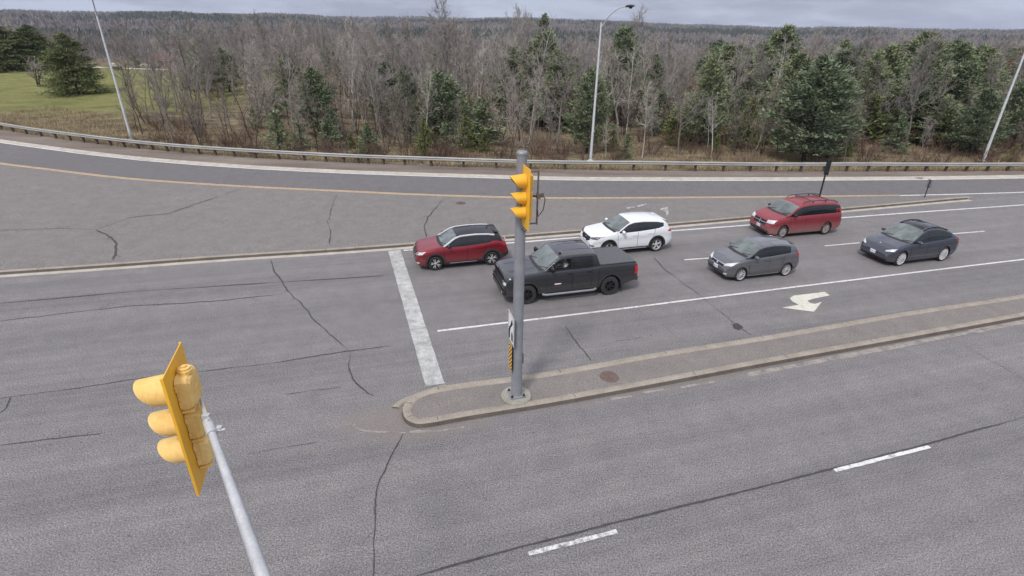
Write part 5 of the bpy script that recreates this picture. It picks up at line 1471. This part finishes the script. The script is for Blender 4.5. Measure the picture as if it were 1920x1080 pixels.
def conifer_proto(seed, h, r, mneed, name='pine_tree', kind='pine', dens=1.0, base=.10, mtrunk=None):
    rg = np.random.default_rng(seed); root = empty(name)
    trunk, tr = limb(rg, np.zeros(3), np.array([0, 0, 1.0]), h, h * .013 + .04, .02, 10, .018, .05)
    segs = [(trunk, tr, 6)]; PP, DD = [], []
    if kind == 'spruce': zs = np.arange(base * h, h, .28)
    else: zs = np.arange(base * h, h * .99, .50 if kind == 'pine' else .42)
    for i, z in enumerate(zs):
        t = (z / h - base) / (1 - base)
        if kind == 'spruce': R_ = r * (1 - t * t) ** .62 * (1 - .25 * t) * (1.0 if t > .06 else .9); nb = 9; droop = -.12
        elif kind == 'pine': R_ = r * ((1 - t) ** .62) * (.6 + .4 * min(1, t * 5)); nb = 8; droop = .12
        else: R_ = r * (1 - t) ** .9; nb = 6; droop = .18      # young
        R_ = max(R_, .16)
        for k in range(nb):
            az = rg.uniform(0, 6.28); rr = R_ * rg.uniform(.62, 1.15)
            if kind == 'pine' and rg.random() < .18: continue
            d = np.array([math.cos(az), math.sin(az), droop + (.5 * t if kind != 'spruce' else .25 * t)])
            p = np.array([np.interp(z, trunk[:, 2], trunk[:, 0]), np.interp(z, trunk[:, 2], trunk[:, 1]), z + rg.uniform(-.15, .15)])
            q, r_ = limb(rg, p, d, rr, .016 + .006 * rr, .006, 5, .07, .02 if kind != 'pine' else .05); segs.append((q, r_, 3))
            n = int(rr * (30 if kind == 'spruce' else 26) * dens) + 6
            tt = rg.uniform(.22, 1.03, n) ** .8 * 5; tt = np.clip(tt, 0, 4.999); i0 = tt.astype(int); fr = (tt - i0)[:, None]
            pts = q[i0] * (1 - fr) + q[i0 + 1] * fr; along_ = q[i0 + 1] - q[i0]; along_ /= np.linalg.norm(along_, axis=1)[:, None]
            w = (.10 + .20 * rr * (1 - tt / 6.5)) if kind != 'pine' else (.12 + .16 * rr * (1 - tt / 7))
            pts = pts + rg.normal(0, 1, (n, 3)) * np.stack([w, w, w * .35], 1)
            PP.append(pts); DD.append(along_ + rg.normal(0, .55, (n, 3)) + np.array([0, 0, .1 if kind != 'spruce' else -.15]))
    PP = np.concatenate(PP); DD = np.concatenate(DD)
    v, f = tubes_np(segs); raw_mesh('trunk', v, f, mtrunk or M['bark_dark'], root, smooth=True)
    v, f = leaf_tris(rg, PP, DD, .34 if kind == 'pine' else (.24 if kind == 'spruce' else .24)); raw_mesh('crown', v, f, mneed, root)
    root['h'] = h; return root
used = set()
def put(proto, x, y, h, rz=None, label=None, cat='tree', group=None, wide=1.0, tilt=(0, 0), name=None):
    if id(proto) not in used: o = proto; used.add(id(proto))
    else: o = copy_tree(proto)
    s = h / proto['h']; o.location = (x, y, float(tz(x, y)) - .08); o.scale = (s * wide, s * wide, s)
    o.rotation_euler = (tilt[0], tilt[1], RG.uniform(0, 6.28) if rz is None else rz)
    for k in ('label', 'category', 'group'):
        if k in o: del o[k]
    tag(o, label, cat, group); return o
def base_at(px, py):
    z = 0.0
    for _ in range(12): x, y = G(px, py, z); z = z * .3 + .7 * float(tz(x, y))
    return x, y, z
def put_px(proto, px, py, tip, label, cat='tree', group=None, **kw):
    x, y, z = base_at(px, py); h = height_for(x, y, tip, z); return put(proto, x, y, h, label=label, cat=cat, group=group, **kw)
RG = random.Random(11)

def fam(fn, n): return [fn(k) for k in range(n)]
greys = fam(lambda k: bare_proto(100 + k, 11.0, M['bark'], M['twig'], spread=.74 + .08 * (k % 3), nb=17, dens=1.15, first=.22 + .05 * (k % 3), fork=(2 if k == 4 else False)), 6)
warms = fam(lambda k: bare_proto(130 + k, 7.0, M['bark_dark'], M['twig_warm'], spread=.60, nb=11, dens=.9, first=.18, fork=(3 if k % 2 else False), r0=.065, tw=.012), 4)
pales = fam(lambda k: bare_proto(150 + k, 10.0, M['birch'], M['twig_pale'], spread=.50, nb=12, dens=.8, first=.35, r0=.10, name='birch_tree'), 3)
pines = fam(lambda k: conifer_proto(200 + k, 11.0, 4.3, M['pine_blue'] if k % 2 else M['pine'], kind='pine', dens=1.25, base=.10 + .06 * (k % 2)), 4)
youngs = fam(lambda k: conifer_proto(230 + k, 4.0, 1.45, [M['pine'], M['pine_yellow'], M['pine_blue']][k], kind='young', dens=1.15, base=.05, name='young_pine'), 3)
spruce = conifer_proto(260, 9.0, 4.3, M['spruce'], kind='spruce', name='spruce_tree', dens=1.1, base=.03)
shrubs = []
for k in range(3):      # many-stemmed scrub bushes
    segs = []; rg = np.random.default_rng(300 + k)
    for s_ in range(16):
        a = rg.uniform(0, 6.28); p0 = np.array([.35 * math.cos(a), .35 * math.sin(a), 0]) * rg.uniform(0, 1)
        q, r_ = limb(rg, p0, np.array([.55 * math.cos(a), .55 * math.sin(a), 1.1]), rg.uniform(1.2, 2.4), .016, .006, 5, .13, .04); segs.append((q, r_, 3))
        for m in range(9):
            i0 = rg.integers(1, 5); d3 = (q[i0 + 1 if i0 < 5 else 5] - q[i0]); d3 = d3 / np.linalg.norm(d3) + rg.normal(0, .55, 3) + np.array([0, 0, .2]); q3, r3 = limb(rg, q[i0], d3, rg.uniform(.35, .9), .009, .005, 2, .2, .05); segs.append((q3, r3, 3))
    v, f = tubes_np(segs); o = raw_mesh('shrub', v, f, M['scrub']); o['h'] = 2.2; shrubs.append(o)

# --- the ones that stand out
put_px(spruce, 147, 176, 61, 'broad dense round spruce standing alone on the lawn', rz=.6, wide=1.08)
put_px(spruce, 22, 134, 50, 'dark evergreen with a wide crown at the left edge behind the lawn', rz=2.0, wide=1.75)
put_px(spruce, 78, 131, 46, 'dark evergreen just left of the broad lawn spruce, behind it', rz=4.0, wide=1.25)
G_P = 'white pines standing along the front of the wood'
put_px(pines[0], 1015, 238, 60, 'tall layered white pine left of the middle street lamp', wide=1.15)
put_px(pines[1], 1016, 150, 28, 'thin spire of a pine rising above the skyline left of the middle lamp', wide=.7)
put_px(pines[2], 1152, 225, 52, 'tall blue-green white pine close behind the middle street lamp', wide=1.1)
put_px(pines[3], 770, 268, 122, 'narrow dark pine in the middle of the leafless wood left of the signal pole', wide=.75)
put_px(pines[1], 1360, 240, 118, 'broad pine, leftmost of the dense pine clump on the right', wide=1.15)
put_px(pines[0], 1440, 215, 48, 'tall pine with a high crown, left in the dense pine clump', wide=1.15)
put_px(pines[3], 1690, 215, 60, 'dark tall pine with a spreading top, highest in the right pine clump', wide=1.3)
put_px(pines[2], 1620, 225, 95, 'mid-height pine filling the right pine clump beside the tallest one', wide=1.25)
put_px(pines[1], 1530, 232, 100, 'blue-grey pine in the middle of the right pine clump', wide=1.25)
put_px(pines[0], 1800, 235, 85, 'pine at the right end of the pine clump before the right lamp', wide=1.2)
put_px(pines[3], 1745, 245, 110, 'green pine between the tallest pine and the right lamp', wide=1.15)
put_px(pines[2], 1270, 232, 125, 'low spreading pine half way between the middle lamp and pine clump', wide=1.2)
put_px(pines[2], 1885, 262, 150, 'small pine in the shade beyond the right street lamp', wide=1.2)
put_px(youngs[1], 1730, 270, 168, 'yellow-green bushy pine in front of the right pine clump', wide=1.3)
put_px(youngs[1], 1395, 278, 175, 'yellowish young pine in front of the pine clump', wide=.95)
put_px(youngs[2], 1820, 283, 190, 'layered blue-green young pine left of the right street lamp', wide=1.25)
put_px(youngs[1], 660, 278, 243, 'bright green little pine at the foot of the leafless wood', wide=1.1)
put_px(youngs[0], 908, 272, 180, 'bushy green pine just left of the signal pole top', wide=1.5)
put_px(youngs[0], 1172, 297, 245, 'small green pine right of the middle lamp, just behind the rail', wide=1.1)
put_px(youngs[2], 1230, 250, 165, 'low wide young pine near the orange-leaved bush', wide=1.4)
# orange-leaved small tree
rt_ = bare_proto(400, 4.5, M['bark_dark'], M['rust_leaf'], spread=.9, nb=10, dens=.9, name='oak_tree', tw=.02, r0=.05)
rgx = np.random.default_rng(8); hvx, ltx = gen_bare(400, 4.5, spread=.9, nb=10, dens=.9, r0=.05)
pp = np.concatenate([q[0][-2:] for q in ltx]); v, f = leaf_tris(rgx, pp + rgx.normal(0, .06, pp.shape), rgx.normal(0, 1, pp.shape), .20); raw_mesh('leaves', v, f, M['rust_leaf'], rt_)
put_px(rt_, 1265, 255, 158, 'small tree holding rusty orange dead leaves', wide=1.0)
put_px(rt_, 1855, 215, 118, 'rusty-leaved small tree among the pines before the right lamp', wide=1.0)
for px, py, tip, lab in ((897, 215, 75, 'pale-barked birch left of the signal pole'), (800, 283, 130, 'slim pale-trunked tree before the wood, left of the signal head'),
                         (1325, 285, 190, 'crooked pale birch with a broken top right of the middle lamp'), (1415, 290, 205, 'short pale birch trunk in front of the pine clump')):
    put_px(pales[RG.randrange(3)], px, py, tip, lab)
put_px(pales[0], 62, 120, 30, 'leaning white birch behind the lawn, left of the lawn spruce'); put_px(pales[1], 35, 118, 28, 'slim white birch behind the lawn at the far left')
put_px(greys[1], 820, 200, 14, 'tall dark leafless tree reaching above the skyline left of the signal pole', wide=1.0)
put_px(greys[3], 1180, 150, 26, 'spreading leafless crown above the skyline right of the middle lamp', wide=1.2)
put_px(greys[2], 958, 160, 20, 'leafless tree with a small crown against the sky above the signal pole', wide=.8)
put_px(greys[4], 1650, 270, 130, 'fan-shaped leafless tree in front of the pine clump')
put_px(greys[0], 328, 285, 95, 'dark leaning leafless tree right behind the rail near the left lamp', wide=.8)
ap_ = bare_proto(410, 3.0, M['bark_dark'], M['twig'], spread=.9, nb=7, dens=.6, fork=4, r0=.13, name='apple_tree')
put_px(ap_, 72, 162, 118, 'small dark gnarled bare apple tree on the lawn', wide=1.3)

# dense mass of pines on the right
rowk = 0
for (py, t0, t1, st) in ((190, 74, 100, 40), (205, 82, 112, 38), (228, 100, 140, 38), (248, 125, 172, 40), (268, 165, 210, 42)):
    px = 1300 + RG.uniform(0, 30)
    while px < (1905 if py < 240 else 1765):
        x, y, z = base_at(px + RG.uniform(-12, 12), py + RG.uniform(-9, 9)); h = height_for(x, y, RG.uniform(t0, t1), z)
        hid = 1 - .5 * (abs(px - 1400) < 60)
        if RG.random() < .88 * hid or py < 240:
            put(RG.choice(pines) if py < 255 or RG.random() < .4 else RG.choice(youngs), x, y, h, label='bushy green pine in the thick pine clump on the right', group='pines of the dense clump on the right', wide=RG.uniform(1.2, 1.75))
        px += st * RG.uniform(.7, 1.3)

# --- the rest of the wood, one by one
placed = []
def free(x, y, d):
    for a, b_ in placed:
        if (a - x) ** 2 + (b_ - y) ** 2 < d * d: return False
    placed.append((x, y)); return True
def in_view(x, y, m=40):
    X_, Y_ = PJ(x, y, float(tz(x, y)) + 4); return -m < X_ < 1920 + m
def lawn(x, y):
    X_, Y_ = PJ(x, y, float(tz(x, y)))
    return (X_ < 250 and Y_ > 119) or (X_ < 140 and Y_ > 104) or (X_ < 345 and 128 < Y_ < 190 )
GB = 'leafless trees of the wood beyond the rail'; GW = 'slender dark-stemmed saplings at the edge of the wood'; GY = 'young pines growing under the wood'; GS = 'leafless scrub bushes behind the guard rail'
nb_, np_, nw_, ny_, ns_, nl_ = 0, 0, 0, 0, 0, 0
def pine_zone(px): return 1330 < px < 1900
tries = 0
while tries < 26000:
    tries += 1
    D = 48 + 100 * RG.random() ** 1.15; x = RG.uniform(-1, 1) * D * 1.02; y = rail_y(x) * 0 + math.sqrt(max(1, D * D - 0)) * 1.0
    y = D
    s = y - float(rail_y(x))
    if s < 2.5 or not in_view(x, y): continue
    px, py = PJ(x, y, float(tz(x, y)))
    if lawn(x, y): continue
    if min(math.hypot(x - l_.location.x, y - l_.location.y) for l_ in (lampA, lampB, lampC)) < 5.5 and y < 66: continue
    if 1000 < px < 1830 and s < 9 and RG.random() < .88: continue
    if 390 < px < 560 and s < 9 and RG.random() < .5: continue
    if px < 250 and s < 22: continue
    dist = math.hypot(x, y)
    far_ = dist > 85
    u_ = RG.random()
    gap = 2.4 if not far_ else 3.3
    edge = s < 14
    if pine_zone(px) and not far_: kinds = (.26, .58, .66, .95)
    elif 470 < px < 980 and s < 24: kinds = (.34, .42, .62, .94)
    elif 980 < px < 1330: kinds = (.42, .54, .66, .90)
    elif edge: kinds = (.30, .30, .84, .90)
    else: kinds = (.74, .86, .92, .97)
    if pine_zone(px) and far_: kinds = (.50, .96, .96, 1.0)
    # keep the sight lines of the foreground trees: low things near the rail, tall behind
    if u_ < kinds[0]:
        if nb_ >= 250 or not free(x, y, gap): continue
        top = RG.uniform(72, 125) if px > 1000 else RG.uniform(40, 105)
        if edge: top += RG.uniform(40, 110)
        zz = float(tz(x, y)); h = min(14.5, max(3.5, height_for(x, y, top, zz)))
        if RG.random() < .16: put(RG.choice(pales), x, y, h, label='pale grey-barked leafless tree among the darker trees of the wood', group='pale-barked trees in the wood')
        else: put(RG.choice(greys), x, y, h, label='leafless grey-brown tree in the thick of the wood beyond the guard rail', group=GB, wide=RG.uniform(.85, 1.15))
        nb_ += 1
    elif u_ < kinds[1]:
        if np_ >= 110 or not free(x, y, gap * 1.15): continue
        top = RG.uniform(78, 118) + (0 if dist > 72 else RG.uniform(0, 75)); zz = float(tz(x, y)); h = min(11.5, max(3, height_for(x, y, top, zz)))
        put(RG.choice(pines), x, y, h, label='dark green pine standing among the leafless trees and other pines', group='pines scattered through the wood', wide=RG.uniform(.95, 1.45)); np_ += 1
    elif u_ < kinds[2]:
        if nw_ >= 150 or not free(x, y, 1.7): continue
        put(RG.choice(warms), x, y, RG.uniform(3.5, 6.8) if edge else RG.uniform(5, 8), label='slender dark-stemmed leafless sapling at the edge of the wood', group=GW); nw_ += 1
    elif u_ < kinds[3]:
        if ny_ >= 140 or not free(x, y, 1.9): continue
        put(RG.choice(youngs) if RG.random() < .8 else youngs[0], x, y, RG.uniform(1.8, 4.6), label='young green pine in the undergrowth of the wood', group=GY, wide=RG.uniform(.9, 1.4)); ny_ += 1
    else:
        if px > 1050 and s < 12 and RG.random() < .7: continue
        if ns_ >= 150 or not free(x, y, 1.3): continue
        o = put(RG.choice(shrubs), x, y, RG.uniform(1.2, 2.8), label='reddish brown leafless scrub bush behind the guard rail', cat='bush', group=GS, wide=RG.uniform(1, 1.6)); ns_ += 1
# more scrub right behind the rail
for _ in range(2500):
    if ns_ >= 230: break
    x = RG.uniform(-48, 60); s = RG.uniform(1.2, 15) if RG.random() < .6 else RG.uniform(1, 5); y = float(rail_y(x)) + s
    if not in_view(x, y) or lawn(x, y): continue
    px, py = PJ(x, y, float(tz(x, y)))
    if px < 150: continue
    if (px > 1050 and s < 10 and RG.random() < .8): continue
    if not free(x, y, 1.2): continue
    put(RG.choice(shrubs), x, y, RG.uniform(.8, 2.3), label='reddish brown leafless scrub bush behind the guard rail', cat='bush', group=GS, wide=RG.uniform(1, 1.6)); ns_ += 1
print('TREES', nb_, np_, nw_, ny_, ns_)

# --- the wood past that, as two masses
rg = np.random.default_rng(77)
def clear_view(pts):
    q = np.array([PJ(*p) for p in pts]); return pts[~((q[:, 0] < 430) & (q[:, 1] > 117))]
def far_points(n, d0, d1, pw=1.5):
    out = []
    while len(out) < n:
        D = d0 + (d1 - d0) * rg.random(n) ** pw; a = rg.uniform(-R(48), R(48), n); x = D * np.sin(a); y = D * np.cos(a)
        z = tz(x, y); out += list(np.stack([x, y, z], 1))
    return np.array(out[:n])
# leafless: each tree a fan of thin upright slivers
pts = far_points(9000, 128, 720, 1.25); pts = clear_view(pts)
K = 46; n = len(pts); H_ = rg.uniform(8, 13, n)
sc_ = np.clip(np.hypot(pts[:, 0], pts[:, 1]) / 160, 1, 3.2)
az = rg.uniform(0, 6.28, (n, K)); t = rg.uniform(.25, 1, (n, K)); rad = rg.uniform(.15, 1, (n, K)) * 2.5 * np.sin(np.clip(t, .1, .95) * 3.0) ** .7
x0 = pts[:, 0, None] + rad * np.cos(az) * .5; y0 = pts[:, 1, None] + rad * np.sin(az) * .5; z0 = pts[:, 2, None] + H_[:, None] * t * .75
x1 = pts[:, 0, None] + rad * np.cos(az); y1 = pts[:, 1, None] + rad * np.sin(az); z1 = z0 + H_[:, None] * rg.uniform(.12, .28, (n, K))
wv = (.035 * sc_)[:, None] * np.ones((1, K)); wa = rg.uniform(0, 6.28, (n, K))
A_ = np.stack([x0 - wv * np.cos(wa), y0 - wv * np.sin(wa), z0], -1); B_ = np.stack([x0 + wv * np.cos(wa), y0 + wv * np.sin(wa), z0], -1); C_ = np.stack([x1, y1, z1], -1)
v = np.stack([A_, B_, C_], 2).reshape(-1, 3)
tw_ = .11 * sc_   # trunks
T0 = pts + np.stack([tw_, 0 * tw_, 0 * tw_], 1); T1 = pts - np.stack([tw_, 0 * tw_, 0 * tw_], 1); T2 = pts + np.stack([0 * H_, 0 * H_, H_], 1)
v = np.concatenate([v, np.stack([T0, T1, T2], 1).reshape(-1, 3)])
f = np.arange(len(v)).reshape(-1, 3)
o = raw_mesh('distant_wood', v, f, M['far_twigs']); tag(o, 'leafless brown-grey woodland reaching to the horizon beyond the nearer trees', 'woodland', kind='stuff')
# evergreens scattered in it: small ragged cones
pts = clear_view(far_points(2000, 128, 1100, 1.3)); keep = (np.sin(pts[:, 0] * .021 + 1) + np.sin(pts[:, 1] * .013 + pts[:, 0] * .007) + rg.normal(0, .5, len(pts))) > .35; pts = pts[keep]; n = len(pts)
K = 150; H_ = rg.uniform(5, 10, n)[:, None]; sc_ = np.clip(np.hypot(pts[:, 0], pts[:, 1]) / 200, 1, 3)[:, None]
t = rg.uniform(.15, 1, (n, K)); rad = 2.8 * (1 - t) ** .8 * rg.uniform(.4, 1, (n, K)) + .15; az = rg.uniform(0, 6.28, (n, K))
P0 = np.stack([pts[:, 0, None] + rad * np.cos(az), pts[:, 1, None] + rad * np.sin(az), pts[:, 2, None] + H_ * t], -1)
d_ = np.stack([np.cos(az), np.sin(az), rg.uniform(-.4, .3, (n, K))], -1) + rg.normal(0, .4, (n, K, 3))
v, f = leaf_tris(rg, P0.reshape(-1, 3), d_.reshape(-1, 3), .55); o = raw_mesh('distant_evergreens', v, f, M['far_green']); tag(o, 'dark patches of distant evergreens within the far woodland', 'woodland', kind='stuff')
# far slopes: coarse canopy of clumps out to the horizon
pts = far_points(16000, 650, 5200, 1.1); n = len(pts); sc_ = np.hypot(pts[:, 0], pts[:, 1]) / 700
K = 5; s_ = (rg.uniform(3.5, 7, (n, K)) * sc_[:, None] ** .35)
a = rg.uniform(0, 6.28, (n, K)); bx = pts[:, 0, None] + rg.normal(0, 5, (n, K)); by = pts[:, 1, None] + rg.normal(0, 5, (n, K)); bz = pts[:, 2, None] + 0 * bx
v = np.stack([np.stack([bx - s_ * .8 * np.cos(a), by - s_ * .8 * np.sin(a), bz], -1), np.stack([bx + s_ * .8 * np.cos(a), by + s_ * .8 * np.sin(a), bz], -1), np.stack([bx, by, bz + s_ * 1.6], -1)], 2).reshape(-1, 3)
mi = np.repeat((np.sin(pts[:, 0] * .004 + 2) * np.sin(pts[:, 1] * .006) + rg.normal(0, .35, n) > .05).astype(int), K)
o = raw_mesh('distant_hills_wood', v, np.arange(len(v)).reshape(-1, 3), [M['far_twigs'], M['far_green']], midx=mi); tag(o, 'far wooded slopes along the skyline', 'woodland', kind='stuff')

# --- dead grass and weeds
n = 110000
x = rg.uniform(-62, 66, n); s = rg.uniform(.0, 1, n) ** 1.7 * 26 + .25; y = rail_y(x) + s
cl = np.sin(x * .9 + 3) * np.sin(y * .7) + np.sin(x * .23) * np.sin(y * .31 + 1) + rg.normal(0, .5, n); kp = (cl > -.6) & ~((x < -30) & (s > 14)); x, y = x[kp], y[kp]; n = len(x); z = tz(x, y) - .02
a = rg.uniform(0, 6.28, n); h = rg.uniform(.12, .45, n); w = rg.uniform(.012, .03, n); lx, ly = rg.normal(0, .12, n), rg.normal(0, .12, n)
v = np.stack([np.stack([x - w * np.cos(a), y - w * np.sin(a), z], -1), np.stack([x + w * np.cos(a), y + w * np.sin(a), z], -1), np.stack([x + lx, y + ly, z + h], -1)], 1).reshape(-1, 3)
o = raw_mesh('dead_grass', v, np.arange(len(v)).reshape(-1, 3), M['grass']); tag(o, 'dry straw-coloured grass and weeds on the bank behind the rail', 'grass', kind='stuff')

# ---------------------------------------------------------------- the house and drive behind the lawn
def drive_strip():
    pts = []
    for px, py in ((160, 124), (200, 127), (240, 129), (290, 130.5), (340, 131.5), (400, 132)):
        x, y, z = base_at(px, py); pts.append(Vector((x, y, 0)))
    pts = resample(smooth_pts(pts, 2), 2.0); b = MB(); P = []
    for k, p in enumerate(pts):
        s = side(pts, k); P.append([(p.x + s.x * o, p.y + s.y * o, float(tz(p.x + s.x * o, p.y + s.y * o)) + .06) for o in (-2.0, -1, 0, 1, 2.0)])
    b.grid(P); o = b.build('driveway', M['drive']); tag(o, kind='structure')
drive_strip()
x, y, z = base_at(308, 122)
hs = empty('house', (x, y, z), R(20)); hs.scale = (.62, .62, .62); tag(hs, 'small red-roofed house with white trim half hidden by trees behind the lawn', 'house')
M['brick'] = simple('red_brick', (.22, .075, .06), .9, var=.25, scale=3); M['roof'] = simple('roof_red', (.16, .035, .035), .8, var=.3, scale=2); M['white_wood'] = simple('white_woodwork', (.72, .73, .74), .6)
b = MB(); b.box((0, 0, 1.35), (9, 6, 2.7)); b.add([(-4.5, -3, 2.7), (-4.5, 3, 2.7), (-4.5, 0, 4.3), (4.5, -3, 2.7), (4.5, 3, 2.7), (4.5, 0, 4.3)], [(0, 1, 2), (3, 5, 4)]); b.build('wall', M['brick'], hs, smooth=False)
b = MB()
for sg_ in (-1, 1):
    P = [[(-4.9, sg_ * 3.45, 2.50), (4.9, sg_ * 3.45, 2.50)], [(-4.9, 0, 4.42), (4.9, 0, 4.42)], [(-4.9, 0, 4.28), (4.9, 0, 4.28)], [(-4.9, sg_ * 3.45, 2.36), (4.9, sg_ * 3.45, 2.36)], [(-4.9, sg_ * 3.45, 2.50), (4.9, sg_ * 3.45, 2.50)]]; b.grid(P)
rf = b.build('roof', M['roof'], hs, smooth=False)
b = MB(); b.box((2.4, .8, 4.5), (.7, .7, 1.3)); b.build('chimney', M['brick'], rf)
for wx in (-3, -1, 3.0):
    b = MB(); b.box((wx, -3.03, 1.55), (1.3, .08, 1.2)); w_ = b.build('window', M['white_wood'], hs); b = MB(); b.box((wx, -3.08, 1.55), (1.1, .03, 1.0)); b.build('pane', M['glass'], w_)
b = MB(); b.box((1.0, -3.04, 1.05), (1.0, .09, 2.1)); b.build('door', M['white_wood'], hs)
b = MB(); b.box((0, -3.5, 2.42), (9.8, .06, .22)); b.build('fascia', M['white_wood'], hs)
# vehicles on the drive
c = Car('parked_car', 'tan car parked side-on on the pale drive behind the lawn', 'car', 4.5, 1.8, 2.7, .9, .33,
    [(0, .55), (.1, .78), (1.2, .98), (1.9, 1.38), (3.0, 1.42), (3.8, 1.05), (4.4, .98), (4.5, .6)], [(0, .5), (.1, .72), (1.2, .9), (3.8, .98), (4.5, .55)], [(0, .35), (.4, .2), (4.1, .2), (4.5, .4)], .4, [simple('tan_paint', (.42, .36, .27), .4)])
c.gap = .04; c.windows([(1.5, 2.35), (2.42, 3.3)], trim=False); c.shield(1.25, 1.95); c.wheels('cap', M['steel_cap']); c.cut_arches()
x, y, z = base_at(284, 128); c.root.location = (x, y, z + .08); c.root.rotation_euler = (0, 0, R(170))
c.root.name = 'parked_car'
x, y, z = base_at(220, 131)
ut = empty('utility_cart', (x, y, z), R(150)); tag(ut, 'small cart with a beige cover standing on the drive beside the left lamp', 'cart')
b = MB(); b.box((0, 0, .55), (2.2, 1.2, .4)); b.build('chassis', M['trim'], ut, bevel=.04)
b = MB(); P = [[(xx, yy * k, zz) for yy, zz in ((-.62, .75), (-.6, 1.25), (-.4, 1.42), (.4, 1.42), (.6, 1.25), (.62, .75))] for xx, k in ((-1.05, .9), (-.9, 1), (.7, 1), (1.05, .85))]
b.grid(P); b.add([P[0][i] for i in range(6)], [tuple(range(6))]); b.add([P[-1][i] for i in range(6)], [tuple(range(6))]); b.build('cover', M['drive'], ut)
for xx in (-.7, .7):
    for sg_ in (-1, 1): b = MB(); b.lathe([(0, -.1), (.27, -.1), (.30, 0), (.27, .1), (0, .1)], 16, 'Y', (xx, sg_ * .62, .30)); b.build('wheel', M['tyre'], ut)
for o in bpy.data.objects:
    if 'h' in o: del o['h']
for o in [x_ for p in (greys, warms, pales, pines, youngs, [spruce, ap_, rt_], shrubs) for x_ in p]:
    if id(o) not in used:
        for ch in list(o.children): bpy.data.objects.remove(ch)
        bpy.data.objects.remove(o)

# ---------------------------------------------------------------- the air
b = MB(); b.box((0, 2500, 60), (14000, 14000, 240 + 400))
hz_m = bpy.data.materials.new('haze'); hz_m.use_nodes = True; ht = hz_m.node_tree; ht.nodes.clear()
ho = ht.nodes.new('ShaderNodeOutputMaterial'); hv = ht.nodes.new('ShaderNodeVolumePrincipled')
hv.inputs['Color'].default_value = (.80, .86, 1.0, 1); hv.inputs['Density'].default_value = 0.00007; hv.inputs['Anisotropy'].default_value = 0.0
ht.links.new(hv.outputs[0], ho.inputs['Volume'])
o = b.build('haze', hz_m, None, smooth=False); tag(o, 'thin bluish air over the whole scene', 'haze', kind='stuff')
